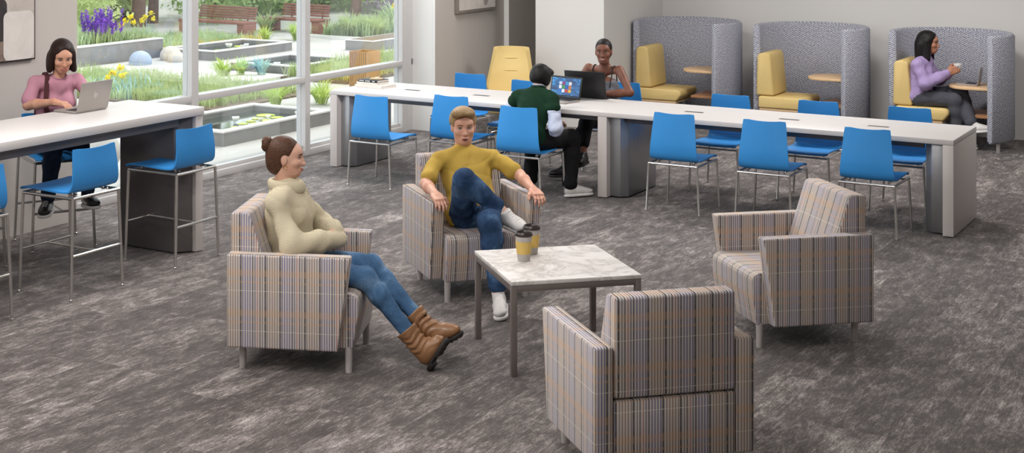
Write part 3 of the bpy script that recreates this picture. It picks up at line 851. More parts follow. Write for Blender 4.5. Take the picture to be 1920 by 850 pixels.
patch('rust_patch', rrect(-.9, -.30, .475, .565, .035), M['art_rust'], 3)
patch('white_patch', rrect(-.325, -.02, .012, .38, .05), M['art_white'], 4)
pb = thing('painting', 'framed abstract print with a pale grey bloom on the wall above the blue chairs', 'painting', (-8.408, 14.52, 1.288))
M['frame_pale'] = mat('champagne_frame', '8f877f', .4, .3)
MB().box(0, .045, 0, .92, 0, .95, .004).build('frame', M['frame_pale'], pb)
cv = MB().box(.04, .0465, .03, .89, .035, .92).build('canvas', canvas_mat('print_ground', 'b9b0aa', 'd3ccc6', 3), pa if False else pb)
def pet(c, r, s, n=20): return [(c[0] + r[0] * math.cos(6.283 * i / n) * (1 + .18 * math.sin(3 * 6.283 * i / n + s)), c[1] + r[1] * math.sin(6.283 * i / n)) for i in range(n)]
MB().prism(pet((.52, .20), (.12, .13), 0), .046, .0472, 'x').build('pale_shape', M['art_white'], cv)
MB().prism(pet((.66, .18), (.06, .12), 2), .046, .0475, 'x').build('grey_shape', canvas_mat('grey_paint_patch', '8b817c', 'a59c97'), cv)
# ------------------------------------------------------------------ people: joints in the frame of the seat (forward, left, up)
def frame_pt(o, deg, p):
    a = math.radians(deg); return (o[0] + p[0] * math.cos(a) - p[1] * math.sin(a), o[1] + p[0] * math.sin(a) + p[1] * math.cos(a), p[2])
POSE = {
 'sweater': dict(o=(-4.8175, 6.667), a=23.3, pel=(-.05, 0, .53), chest=(-.11, 0, .78), neck=(-.115, 0, .93), head=(-.112, 0, 1.10), look=(1, .10, -.02), sc=.98,
    shR=(-.125, -.165, .885), shL=(-.10, .165, .885), elR=(-.02, -.25, .665), elL=(.05, .245, .665), wrR=(.19, -.06, .665), wrL=(.17, .00, .70),
    hipR=(-.03, -.085, .51), hipL=(-.03, .085, .51), knR=(.36, -.12, .475), knL=(.37, .0, .515), anR=(.655, -.14, .125), anL=(.69, -.06, .20),
    toR=(.77, -.155, .135), heR=(.715, -.16, .04), toL=(.83, -.06, .175), heL=(.72, -.06, .12)),
 'yellow': dict(o=(-4.754, 8.432), a=-41.5, pel=(.05, 0, .50), chest=(-.10, 0, .72), neck=(-.165, 0, .87), head=(-.165, .0, 1.035), look=(1, -.22, -.05), sc=1.04,
    shR=(-.125, -.19, .83), shL=(-.115, .19, .83), elR=(.03, -.325, .705), elL=(.06, .315, .735), wrR=(.235, -.325, .675), wrL=(.265, .33, .675),
    hipR=(.08, -.085, .495), hipL=(.08, .085, .495), knR=(.33, -.165, .775), knL=(.49, -.05, .53), anR=(.32, .085, .575), anL=(.585, -.03, .115),
    toR=(.48, .165, .485), heR=(.315, .12, .50), toL=(.77, -.08, .03), heL=(.55, .0, .04)),
 'green': dict(o=(-5.77, 11.243), a=90, pel=(-.06, 0, .53), chest=(.07, 0, .76), neck=(.16, -.005, .915), head=(.205, -.01, 1.025), look=(1, -.35, -.45), sc=.90,
    shR=(.10, -.175, .86), shL=(.13, .175, .86), elR=(.005, -.245, .625), elL=(.20, .30, .70), wrR=(.25, -.13, .635), wrL=(.42, .14, .775),
    hipR=(-.05, -.09, .52), hipL=(-.05, .09, .52), knR=(.345, -.235, .50), knL=(.36, .13, .50), anR=(.27, -.25, .09), anL=(.31, .155, .09),
    toR=(.41, -.36, .03), heR=(.24, -.235, .03), toL=(.44, .15, .03), heL=(.27, .16, .03)),
 'camisole': dict(o=(-5.755, 12.93), a=-90, pel=(.02, 0, .53), chest=(.15, .02, .79), neck=(.24, .03, 1.005), head=(.30, .05, 1.152), look=(1, .30, .0), sc=.99,
    shR=(.20, -.15, .985), shL=(.23, .18, .985), elR=(.27, -.28, .75), elL=(.30, .315, .79), wrR=(.44, -.10, .77), wrL=(.42, .10, .775),
    hipR=(.02, -.085, .52), hipL=(.02, .085, .52), knR=(.46, -.03, .585), knL=(.46, -.06, .50), anR=(.60, -.02, .245), anL=(.66, -.14, .13),
    toR=(.73, .0, .16), heR=(.57, -.01, .17), toL=(.82, -.215, .06), heL=(.665, -.14, .04)),
 'lilac': dict(o=(-3.33, 16.15), a=0, pel=(-.30, -.10, .52), chest=(-.28, -.10, .76), neck=(-.245, -.09, .92), head=(-.205, -.09, 1.08), look=(1, -.02, -.06), sc=1.0,
    shR=(-.28, -.255, .86), shL=(-.265, .06, .86), elR=(-.19, -.30, .665), elL=(-.14, .11, .68), wrR=(.0, -.16, .785), wrL=(.0, -.03, .775),
    hipR=(-.28, -.185, .51), hipL=(-.28, -.02, .51), knR=(.08, -.19, .505), knL=(.10, -.06, .575), anR=(.09, -.16, .10), anL=(.25, -.22, .27),
    toR=(.25, -.15, .03), heR=(.05, -.16, .03), toL=(.42, -.235, .23), heL=(.235, -.225, .20)),
 'pink': dict(o=(-8.0, 7.88), a=-28.4, pel=(-.04, 0, .79), chest=(.03, 0, 1.06), neck=(.10, 0, 1.235), head=(.165, .01, 1.405), look=(1, -.10, -.33), sc=1.0,
    shR=(.06, -.165, 1.22), shL=(.05, .165, 1.215), elR=(.13, -.235, 1.06), elL=(.18, .26, 1.05), wrR=(.36, -.11, 1.10), wrL=(.40, .14, 1.10),
    hipR=(-.02, -.085, .775), hipL=(-.02, .085, .775), knR=(.38, -.12, .765), knL=(.36, .08, .78), anR=(.30, -.14, .38), anL=(.44, .12, .43),
    toR=(.42, -.20, .315), heR=(.26, -.12, .32), toL=(.56, .13, .37), heL=(.38, .12, .36)),
}
# ------------------------------------------------------------------ people: materials
def skin(name, a, b, spec=.35):
    t = NT(name); v = t.coord('Object'); n = t.noise(v, 14, 4, .55)
    t.link(t.ramp(n, [(.3, hx(a)), (.7, hx(b))]), t.b.inputs['Base Color'])
    t.b.inputs['Roughness'].default_value = .5; t.b.inputs['Specular IOR Level'].default_value = spec
    t.b.inputs['Subsurface Weight'].default_value = .08; t.b.inputs['Subsurface Radius'].default_value = (.012, .005, .003)
    return t.m
M['skin_light'] = skin('light_skin', 'cd9d86', 'd9ac96'); M['skin_rosy'] = skin('rosy_skin', 'cb957d', 'dbaa94')
M['skin_brown'] = skin('brown_skin', '6f432f', '835340', .45); M['skin_tan'] = skin('tan_skin', 'a97258', 'b98468'); M['skin_warm'] = skin('warm_skin', 'c58f75', 'd3a288')
M['eye_white'] = mat('eye_white', 'c3bab5', .2, var=.01); M['iris_dark'] = mat('dark_iris', '2a1a14', .15); M['iris_blue'] = mat('grey_blue_iris', '50606b', .15)
M['brow_dark'] = mat('dark_brow', '251a17', .8); M['brow_fair'] = mat('fair_brow', '7b5d43', .8); M['lash'] = mat('lash_line', '1c1312', .7)
M['lip_rose'] = mat('rose_lips', 'a9564f', .4); M['lip_pale'] = mat('pale_lips', 'b1746a', .45); M['lip_brown'] = mat('brown_lips', '8a4a43', .4); M['mouth'] = mat('mouth_inside', '4a1f1d', .6); M['teeth'] = mat('teeth', 'ece6df', .3)
def hair_mat(name, a, b, sc=(60, 60, 9)):
    t = NT(name); v = t.coord('Object', sc); n = t.noise(v, 3, 3, .6, .4)
    t.link(t.ramp(n, [(.3, hx(a)), (.72, hx(b))]), t.b.inputs['Base Color'])
    t.b.inputs['Roughness'].default_value = .48; t.b.inputs['Specular IOR Level'].default_value = .22; t.bump(n, .45, .004); return t.m
M['hair_brown'] = hair_mat('brown_hair', '2e1c15', '6a4936', (22, 22, 130)); M['hair_blond'] = hair_mat('dark_blond_hair', '7d6346', 'b99c74', (25, 70, 60))
M['hair_black'] = hair_mat('black_hair', '0c0a0b', '231d1e'); M['hair_dark'] = hair_mat('dark_brown_hair', '170f0d', '35231d')
def knit():
    t = NT('cream_cable_knit'); v = t.coord('Object'); s = t.sep(v)
    w1 = t.math('SINE', t.math('MULTIPLY', t.math('ADD', s[0], s[1]), 560))
    n = t.noise(v, 90, 2, .6); z = t.math('SINE', t.math('ADD', t.math('MULTIPLY', s[2], 800), t.math('MULTIPLY', w1, 1.4)))
    h = t.math('ADD', t.math('MULTIPLY', z, .5), t.math('MULTIPLY', n, .9))
    c = t.ramp(t.math('MULTIPLY_ADD', h, .4, .4), [(.1, hx('b5a88c')), (.5, hx('d3c6a8')), (.9, hx('e0d6be'))])
    t.link(c, t.b.inputs['Base Color']); t.b.inputs['Roughness'].default_value = .95; t.b.inputs['Specular IOR Level'].default_value = .15; t.bump(h, .6, .006); return t.m
M['knit'] = knit()
def denim(name, a, b, c3):
    t = NT(name); v = t.coord('Object'); n = t.noise(v, 5.5, 4, .6, .4); f = t.noise(v, 260, 2, .7)
    q = t.math('ADD', n, t.math('MULTIPLY_ADD', f, .3, -.15))
    t.link(t.ramp(q, [(.3, hx(a)), (.52, hx(b)), (.72, hx(c3))]), t.b.inputs['Base Color']); t.b.inputs['Roughness'].default_value = .85; t.b.inputs['Specular IOR Level'].default_value = .2; t.bump(f, .3, .003); return t.m
M['denim_light'] = denim('light_blue_denim', '35506e', '4d7096', '8ba9c6'); M['denim'] = denim('mid_blue_denim', '22344f', '304a6d', '5d7c9f'); M['denim_dark'] = denim('dark_denim', '141c2b', '1d293d', '2c3c56')
M['tee_yellow'] = mat('mustard_jersey', 'b99a48', .85, var=.05, bump=.15, bscale=300, spec=.2); M['tee_pink'] = mat('pink_jersey', 'bd8898', .85, var=.05, bump=.15, bscale=300, spec=.2)
M['green_wool'] = mat('dark_green_sweatshirt', '12301f', .9, var=.12, bump=.2, bscale=260, spec=.2); M['shirt_pale'] = mat('pale_striped_shirt', 'b9c0d3', .8, var=.05, spec=.2)
M['black_cloth'] = mat('black_trouser_cloth', '161518', .85, var=.15, spec=.25); M['camisole'] = mat('grey_marl_jersey', '6c6c72', .8, var=.12, nscale=60, spec=.25); M['lilac'] = mat('lilac_fleece', 'a793bd', .92, var=.06, bump=.3, bscale=240, spec=.2)
M['grey_cloth'] = mat('dark_grey_trouser_cloth', '4c4d54', .88, var=.12, nscale=120, spec=.2)
M['white_leather'] = mat('white_leather', 'd3cfcc', .5, var=.03); M['white_sole'] = mat('white_rubber', 'e2dfdc', .6); M['black_leather'] = mat('black_leather', '18171a', .4)
M['tan_leather'] = mat('tan_leather', '8c6443', .42, var=.14, nscale=12, coat=.1); M['dark_sole'] = mat('dark_rubber_sole', '26211f', .7)
M['maroon'] = mat('maroon_strap', '4a1d22', .7); M['gold'] = mat('gold', 'c9a15a', .25, .9); M['sock'] = mat('white_sock', 'cfcbc8', .9)
# ------------------------------------------------------------------ people: builders
def nv(v): v = np.array(v, float); return v / np.linalg.norm(v)
class Fig:
    def __init__(self, key):
        d = POSE[key]; self.key = key; self.sc = d['sc']; self.d = d
        for k, v in d.items():
            if k in ('o', 'a', 'sc', 'look'): continue
            setattr(self, k, np.array(frame_pt(d['o'], d['a'], v)))
        self.fl = nv(np.array(frame_pt((0, 0), d['a'], d['look'])))
        self.u = nv(self.neck - self.pel); self.lat = nv(self.shL - self.shR); self.f = nv(np.cross(self.lat, self.u)); self.lat = nv(np.cross(self.u, self.f))
        self.rot = np.array([self.lat, self.f, self.u])
        hl = nv(self.hipL - self.hipR); self.hrot = np.array([hl, nv(np.cross(hl, (0, 0, 1))) , (0, 0, 1)]); self.hrot[1] *= np.sign(self.hrot[1] @ self.f) or 1
        # head frame
        up = nv(np.array((0, 0, 1.)) * .75 + self.u * .25); fw = nv(self.fl); r = nv(np.cross(up, fw)); up = nv(np.cross(fw, r))
        self.hr = np.array([r, fw, up])     # local x = the person's left, y = forward, z = up
    def H(self, x, y, z): return self.head + self.sc * (np.array([x, y, z]) @ self.hr)
def head_sdf(S, g, jaw=1.):
    s = g.sc; r = lambda *a: tuple(s * q for q in a)
    S.ell(g.H(0, -.016, .036), r(.074, .094, .082), g.hr, .02)
    S.ell(g.H(0, .016, -.028), r(.061 * jaw, .073, .084), g.hr, .03)
    S.ell(g.H(0, .046, -.083), r(.036 * jaw, .036, .028), g.hr, .03)
    S.ell(g.H(0, .058, .034), r(.052, .030, .03), g.hr, .03)
    for e in (-1, 1):
        S.ell(g.H(e * .037, .060, -.022), r(.024, .022, .02), g.hr, .02)
        S.ell(g.H(e * .031, .090, .006), r(.017, .013, .0095), g.hr, .012, 'sub')
        S.ell(g.H(e * .0725, -.006, -.004), r(.008, .018, .031), g.hr, .008)
    S.cap(g.H(0, .083, .010), .007 * s, g.H(0, .102, -.031), .0100 * s, .012)
    for e in (-1, 1): S.cap(g.H(e * .0095, .090, -.033), .0070 * s, g.H(e * .005, .096, -.032), .008 * s, .007)
    S.ell(g.H(0, .082, -.062), r(.022, .012, .010), g.hr, .014)
    # neck
    S.cap(g.H(0, -.028, -.045), (.048 if jaw > 1 else .042) * s, g.neck + .01 * g.u - .008 * g.f, (.054 if jaw > 1 else .047) * s, .03)
def hand_sdf(S, w, d, n, side, curl=.35, spread=.16, sc=1.):
    """w wrist, d direction of the palm, n back-of-hand normal, side +1 when the thumb is at cross(d,n)"""
    d = nv(d); n = nv(n - d * (n @ d)); t = np.cross(d, n) * side
    S.cap(w, .024 * sc, w + d * .03 * sc, .024 * sc, .02)
    c = w + d * .052 * sc
    S.box(c, (.030 * sc, .036 * sc, .007 * sc), np.array([t, d, n]), .008, .012)
    for i, (o, L) in enumerate([(.029, .070), (.010, .078), (-.010, .073), (-.028, .058)]):
        p = w + d * (.088 - abs(i - 1.2) * .004) * sc + t * o * sc; a = 0.; fd = nv(d + t * o / .03 * spread)
        pts = [p - fd * .02]; rs = [.0092]
        pts.append(p); rs.append(.0090)
        for k, seg in enumerate((.44, .31, .25)):
            a += curl * (1.0 + .25 * k); p = p + (fd * math.cos(a) - n * math.sin(a)) * L * seg * sc; pts.append(p); rs.append((.0084, .0076, .0066)[k])
        S.chain(pts, [r * sc for r in rs], .005)
    b = w + d * .026 * sc + t * .026 * sc; td = nv(d * .75 + t * .62 - n * .25)
    m = b + td * .042 * sc; e = m + nv(td - t * .35 - n * curl * .5) * .034 * sc
    S.chain([b, m, e], [.0125 * sc, .0105 * sc, .0082 * sc], .010)
def arm_sdf(S, sh, el, wr, i=0., k=.02, fore=True, up=True, r=(.042, .035, .034, .024)):
    if up: S.cap(sh, r[0] + i, el, r[1] + i, k)
    if fore:
        m = el + (wr - el) * .35; S.cap(el, r[1] + i, m, r[2] + .002 + i, k); S.cap(m, r[2] + .002 + i, wr, r[3] + i, k)
def torso_sdf(S, g, i=0., w=1., bust=0.):
    s = g.sc; P, C, N = g.pel, g.chest, g.neck
    S.ell(P, np.array((.155 * w, .115, .105)) * s + i, g.rot, .05)
    mid = P * .5 + C * .5
    S.ell(mid, np.array((.132 * w, .098, .13)) * s + i, g.rot, .06)
    S.ell(C + g.u * .0, np.array((.140 * w, .100, .14)) * s + i, g.rot, .05)
    for q in (g.shR, g.shL): S.cap(q * .94 + g.neck * .06 - g.u * .010, .046 * s + i, g.neck - g.u * .030, .050 * s + i * .8, .055)
    if bust:
        for e in (-1, 1): S.ell(C + g.lat * e * .062 + g.f * .078 + g.u * .015, np.array((.058, .045, .055)) * bust + i, g.rot, .045)
def leg_sdf(S, h, k, a, i=0., kk=.03, r=(.078, .060, .055, .040)):
    S.cap(h, r[0] + i, k, r[1] + i, kk); m = k + (a - k) * .32 + 0; S.cap(k, r[1] - .002 + i, m, r[2] + i, kk); S.cap(m, r[2] + i, a, r[3] + i, kk)
def body(g, skinm, iris, brow, lip, hands, parent, jaw=1., smile=0., w=1., bust=0., open_=0., teeth=False, lips_r=.0042, vox=.0042, browt=.0028, feet=True):
    S = SDF(.02)
    torso_sdf(S, g, -.012, w, bust)
    for s_, e_, w_ in ((g.shR, g.elR, g.wrR), (g.shL, g.elL, g.wrL)): arm_sdf(S, s_, e_, w_, 0.)
    for h_, k_, a_ in ((g.hipR, g.knR, g.anR), (g.hipL, g.knL, g.anL)): leg_sdf(S, h_, k_, a_, -.012)
    if feet:
        for a_, t_, h_ in ((g.anR, g.toR, g.heR), (g.anL, g.toL, g.heL)): S.chain([a_, h_ * .6 + t_ * .4 + (a_ - h_) * .15, t_ * .85 + h_ * .15], [.028, .024, .016], .02)
    head_sdf(S, g, jaw)
    for h in hands: hand_sdf(S, *h)
    V, F = S.mesh(vox)
    me = bpy.data.meshes.new('tmp')
    o = mesh_obj('body', V, F, skinm, parent)
    mb = MB(); mb.bm.from_mesh(o.data); old = o.data; bpy.data.objects.remove(o); bpy.data.meshes.remove(old)
    hs = SDF(.02); head_sdf(hs, g, jaw)
    def surf(x, z, off=0.):
        y = np.linspace(.14, 0, 141); P = np.array([g.H(x, q, z) for q in y]); dd = hs.at(P); i = np.argmax(dd < 0)
        return g.H(x, y[i] + off, z)
    s = g.sc; R3 = Matrix(g.hr.T.tolist())
    for e in (-1, 1):
        mb.mi = 1; mb.ell(g.H(e * .031, .0745, .0045), (.0132 * s, .0074 * s, .0044 * s), 14, R3)
        mb.mi = 2; mb.ell(g.H(e * .0308, .0785, .0042), (.0064 * s, .0048 * s, .0046 * s), 10, R3)
        mb.mi = 5; mb.tube([surf(e * (.0180 + .0275 * t), .0058 + .0050 * math.sin(3.14 * t) - .0015 * t, .0012) for t in np.linspace(0, 1, 6)], .0021 * s, 6)
        mb.mi = 0; mb.tube([surf(e * (.0180 + .027 * t), .0035 - .0058 * math.sin(3.14 * t), .0006) for t in np.linspace(0, 1, 6)], .0018 * s, 6)
        mb.mi = 3; mb.tube([surf(e * (.014 + .036 * t), .0248 + .0042 * math.sin(2.9 * t) - .0035 * t, .0004) for t in np.linspace(0, 1, 7)], [browt * s * q for q in (.8, 1, 1.05, 1, .9, .7, .4)], 6)
    wl = .021 + .003 * (smile > 0)
    up = []; lo = []; mid = []
    for t in np.linspace(-1, 1, 9):
        c = smile * .007 * t * t; x = t * wl
        up.append(surf(x, -.0585 + c - .0005 - .001 * abs(t) + .0012 * math.cos(6 * t), -.0006)); lo.append(surf(x, -.0655 - open_ * .006 * (1 - t * t) + c + .004 * t * t, -.0008)); mid.append(surf(x, -.0615 - open_ * .003 * (1 - t * t) + c, -.0016 if teeth else -.0004))
    tp = [lips_r * s * q for q in (.25, .6, .85, 1, .9, 1, .85, .6, .25)]
    mb.mi = 4; mb.tube(up, tp, 8); mb.tube(lo, [q * 1.2 for q in tp], 8)
    mb.mi = 7 if teeth else 6; mb.tube(mid, [q * (.7 + .5 * open_ + .05 * teeth) for q in tp], 8)
    return mb.build('body', [skinm, M['eye_white'], iris, brow, lip, M['lash'], M['mouth'], M['teeth']], parent, smooth=180, recalc=False)
def cloth(name, S, m, parent, vox=.006, fold=None):
    S.disp = fold; V, F = S.mesh(vox); return mesh_obj(name, V, F, m, parent)
def trousers(g, m, parent, i=.0, w=1., cutR=True, name='trousers', r=(.080, .064, .058, .046), seed=1, amp=.0035, hem=.02, fin=True):
    S = SDF(.03); s = g.sc
    S.ell(g.pel, np.array((.165 * w, .125, .11)) * s + i, g.hrot if abs(g.u[2]) < .8 else g.rot, .05)
    for h_, k_, a_ in ((g.hipR, g.knR, g.anR), (g.hipL, g.knL, g.anL)):
        L = SDF(.03); e = a_ - nv(a_ - k_) * hem
        leg_sdf(S, h_, k_, e, i, .03, r)
    return cloth(name, S, m, parent, .006, folds(amp, (9, 9, 7), seed))
def shoe(g, side, parent, upper, solem, name='shoe', w=.040, lace=None, stripe=None, swell=1.):
    an, to, he = (g.anR, g.toR, g.heR) if side == 'R' else (g.anL, g.toL, g.heL)
    f = nv(to - he); u = (an - he) - f * ((an - he) @ f); u = nv(u); l = np.cross(u, f); rot = np.array([l, f, u])
    base = he - u * .0; L = np.linalg.norm(to - he)
    S = SDF(.02)
    S.ell(he + f * .03 + u * .028, (.036 * swell, .05, .042), rot, .02); S.ell(he + f * (L * .55) + u * .022, (.043 * swell, .08, .036), rot, .03); S.ell(to - f * .012 + u * .014, (.041 * swell, .055, .026), rot, .03)
    S.cap(he + f * .035 + u * .03, .038, he + f * .03 + u * .075, .040, .02)
    S.cap(he + f * .06 + u * .06, .03, he + f * (L * .62) + u * .03, .03, .02)
    S.cut(he - u * .008, -u); S.cut(he + f * .035 + u * .082 , nv(u - f * .25))
    o = cloth(name, S, upper, parent, .0045)
    Q = SDF(.02); Q.ell(he + f * .035 - u * .012, (.041 * swell, .058, .03), rot, .02); Q.ell(he + f * (L * .5) - u * .012, (.044 * swell, .10, .03), rot, .03); Q.ell(to - f * .012 - u * .012, (.044 * swell, .060, .03), rot, .03)
    Q.cut(he - u * .001, u, .006); Q.cut(he - u * .024, -u, .004)
    cloth('sole', Q, solem, o, .0045)
    if lace is not None:
        mb = MB()
        def on(fd, ld):
            q = he + f * fd + l * ld; zz = np.linspace(.14, 0, 90); dd = S.at(np.array([q + u * k for k in zz])); return q + u * (zz[int(np.argmax(dd < 0))] + .001)
        for k in range(5):
            mb.tube([on(.075 + .019 * k + .003 * abs(e), .0085 * e) for e in (-2, -1, 0, 1, 2)], .0026, 6)
        mb.build('laces', lace, o)
    if stripe is not None:
        mb = MB()
        for e in (-1, 1):
            c = he + f * (L * .5) + l * e * .041 * swell + u * .018
            mb.tube([c - f * .045 + u * .014, c, c + f * .05 - u * .004], [.010, .012, .007], 8)
        mb.build('panel', stripe, o)
    return o
def person(name_label, key, cat='person'):
    g = Fig(key); p = g.d['o']; t = thing('person', name_label, cat, (0, 0, 0)); return g, t
# ---- woman in the cream sweater
g, t = person('woman with a hair bun in a cream knitted turtleneck sweater, sitting cross-legged in tan boots', 'sweater')
hd = [(g.wrR, g.wrL - g.wrR + np.array((.02, .03, -.02)), g.u * .3 + g.f, 1, .5), (g.wrL, g.wrR - g.wrL + np.array((.0, -.06, -.01)), g.u * .3 + g.f, -1, .5)]
b = body(g, M['skin_light'], M['iris_dark'], M['brow_dark'], M['lip_rose'], hd, t, jaw=.97, smile=.8, bust=1., teeth=False, open_=.35)
S = SDF(.03); torso_sdf(S, g, .024, .98, .95)
for a_, e_, w_ in ((g.shR, g.elR, g.wrR), (g.shL, g.elL, g.wrL)):
    S.cap(a_ - g.u * .015, .050, e_, .064, .04); S.cap(e_, .064, e_ * .45 + w_ * .55, .060, .03); S.cap(e_ * .4 + w_ * .6, .062, w_ * 1.05 - e_ * .05, .044, .02)
S.cap(g.neck - g.u * .05, .085, g.neck - g.u * .01, .078, .03)
S.cut(g.pel - g.u * .055, -g.u)
sw = cloth('sweater', S, M['knit'], t, .006, folds(.006, (7, 7, 7), 3))
mb = MB()
prof = []
for k in range(13):
    a = -2.2 + 4.9 * k / 12; prof.append((.074 + .021 * math.cos(a), .012 + .036 * math.sin(a)))
n = 44
for k in range(n):
    pass
mb.lathe(prof, n)
Mx = Matrix([[*(g.lat[i], g.f[i], g.u[i])] for i in range(3)]).to_4x4(); Mx.translation = Vector(g.neck + g.u * .002 + g.f * .006)
for i, v in enumerate(mb.bm.verts):
    k = i % n; q = 1 + .028 * (1 if k % 2 else -1); v.co.x *= q * 1.0; v.co.y *= q * 1.08; v.co.z -= .22 * v.co.y
bmesh.ops.transform(mb.bm, matrix=Mx, verts=mb.bm.verts)
mb.build('turtleneck', M['knit'], sw, smooth=180)
for w_, e_ in ((g.wrR, g.elR), (g.wrL, g.elL)):
    d_ = nv(w_ - e_); c_ = w_ - d_ * .035; mb = MB(); mb.tube([c_, c_ + d_ * .02, c_ + d_ * .045, c_ + d_ * .06], [.047, .046, .041, .038], 20); mb.build('cuff', M['knit'], sw)
trousers(g, M['denim_light'], t, -.002, .98, name='jeans', r=(.082, .060, .054, .044), seed=5, amp=.003, hem=.10)
H_ = SDF(.02); H_.rs = s = g.sc
H_.ell(g.H(0, -.022, .038), (.083, .098, .088), g.hr, .02); H_.ell(g.H(0, -.055, -.03), (.066, .062, .07), g.hr, .04)
H_.cut(g.H(0, .062, .075), nv(g.hr[1] * .85 - g.hr[2] * .52), .015)
H_.ell(g.H(0, .075, -.06), (.075, .085, .10), g.hr, .015, 'sub')
for e in (-1, 1): H_.ell(g.H(e * .075, .0, -.012), (.03, .024, .036), g.hr, .01, 'sub')
hr_ = cloth('hair', H_, M['hair_brown'], b, .004, lambda X, Y, Z: (.0005 * np.sin(((X - g.head[0]) * g.hr[0][0] + (Y - g.head[1]) * g.hr[0][1] + (Z - g.head[2]) * g.hr[2][2] * 1.2) * 520)).astype(np.float32))
B_ = SDF(.006); c = g.H(0, -.122, .075)
for k in range(5):
    a0 = k * 1.25; pts = [c + .026 * (math.cos(a0 + q * 2.2) * g.hr[2] + math.sin(a0 + q * 2.2) * g.hr[0]) - g.hr[1] * (.012 * math.cos(q * 3) - .006) for q in np.linspace(0, 1.2, 7)]
    B_.chain(pts, [.012, .0155, .0165, .0165, .016, .014, .010])
B_.ell(c, (.022, .02, .022), g.hr)
cloth('hair_bun', B_, M['hair_brown'], hr_, .0035)
for e in (-1, 1):
    mb = MB(); cc = g.H(e * .079, .006, -.046); mb.tube([cc + .011 * (math.cos(q) * g.hr[1] + math.sin(q) * g.hr[2]) for q in np.linspace(0, 6.0, 14)], .0013, 6); mb.build('earring', M['gold'], b)
def boot(g, side, parent):
    an, to, he, kn = (g.anR, g.toR, g.heR, g.knR) if side == 'R' else (g.anL, g.toL, g.heL, g.knL)
    sd = nv(kn - an); f = nv(to - he); u = nv((an - he) - f * ((an - he) @ f)); l = np.cross(u, f); rot = np.array([l, f, u]); L = np.linalg.norm(to - he)
    S = SDF(.025)
    top = an + sd * .115
    S.cap(an + sd * .015 - u * .01, .050, top, .063, .03); S.ell(he + f * .03 + u * .035, (.042, .052, .055), rot, .03)
    S.ell(he + f * (L * .55) + u * .03, (.047, .075, .042), rot, .03); S.ell(to - f * .0 + u * .012, (.044, .052, .032), rot, .03); S.cap(an, .05, he + f * .07 + u * .03, .045, .03)
    S.cut(he - u * .012, -u); S.cut(top - sd * .005, sd)
    S.cap(top - sd * .05, .048, top + sd * .1, .054, .004, 'sub')
    def wr(X, Y, Z):
        q = (X - an[0]) * sd[0] + (Y - an[1]) * sd[1] + (Z - an[2]) * sd[2]
        return (.0042 * np.sin(q * 190 + 2.2 * np.sin(X * 40 + Z * 31)) * np.exp(-((q - .02) / .055) ** 2)).astype(np.float32)
    o = cloth('boot', S, M['tan_leather'], parent, .0045, wr)
    Q = SDF(.02); Q.ell(he + f * .02 - u * .02, (.043, .055, .04), rot, .02); Q.ell(he + f * (L * .55) - u * .015, (.046, .085, .035), rot, .03); Q.ell(to - f * .0 - u * .015, (.048, .058, .035), rot, .03)
    Q.cut(he - u * .008, u, .004); Q.cut(he - u * .036, -u, .004); Q.box(he + f * (L * .34) - u * .046, (.06, .018, .022), rot, .004, .004, 'sub')
    for k in range(5): Q.box(he + f * (L * .58 + .026 * k) - u * .040, (.06, .004, .008), rot, .001, .002, 'sub')
    cloth('sole', Q, M['dark_sole'], o, .004)
    return o
b1 = boot(g, 'R', t); b2 = boot(g, 'L', t)
mb = MB()
zp = g.anR + nv(g.knR - g.anR) * .09; zz = nv(np.cross(g.toR - g.heR, g.anR - g.heR)) * -.0
mb.tube([g.anR + nv(g.knR - g.anR) * (.10 - .022 * k) + nv(g.anL - g.anR) * (.055 + .004 * (k % 2)) for k in range(6)], .0045, 6); mb.build('zip', M['dark_sole'], b1)
# ---- man in the yellow shirt
g, t = person('man with short blond hair in a mustard yellow shirt and blue jeans, one leg crossed', 'yellow')
fr = lambda x, y, z: np.array(frame_pt((0, 0), g.d['a'], (x, y, z)))
hd = [(g.wrR, fr(.86, .03, -.25), fr(.25, .0, 1), -1, .34, .12), (g.wrL, fr(.86, .04, -.22), fr(.25, .05, 1), 1, .36, .14)]
b = body(g, M['skin_rosy'], M['iris_blue'], M['brow_fair'], M['lip_pale'], hd, t, jaw=1.06, open_=.9, lips_r=.0036, browt=.0032)
S = SDF(.03); torso_sdf(S, g, .019, 1.03)
for a_, e_ in ((g.shR, g.elR), (g.shL, g.elL)):
    S.cap(a_ - g.u * .014, .044, a_ + (e_ - a_) * .30, .050, .02); S.cap(a_ + (e_ - a_) * .28, .050, a_ + (e_ - a_) * .74, .060, .01); S.cut(a_ + (e_ - a_) * .74, nv(e_ - a_), .004) if False else None
S.ell(g.pel + g.u * .03, (.172, .128, .11), g.rot, .05)
S.cut(g.pel - g.u * .075, -g.u)
sh = cloth('shirt', S, M['tee_yellow'], t, .006, folds(.0055, (7, 7, 9), 8, crease=.9))
def collar(g, r, tk, m, parent, dz=0., fy=.0, name='collar', sdf=None):
    mb = MB(); P = []
    for k in range(28):
        a = 6.2832 * k / 28; q = g.neck + g.lat * r * math.cos(a) + g.f * (-.008 + r * 1.05 * math.sin(a)); hs = np.linspace(.07, -.08, 160); dd = S.at(np.array([q + g.u * h for h in hs])); i = int(np.argmax(dd < 0)); P.append(q + g.u * ((hs[i] if dd[i] < 0 else 0.) + dz))
    mb.tube(P, tk, 8, closed=True); return mb.build(name, m, parent)
collar(g, .060, .0065, M['tee_yellow'], sh, .002)
trousers(g, M['denim'], t, .004, 1.0, name='jeans', r=(.083, .066, .062, .053), seed=11, amp=.005, hem=.05)
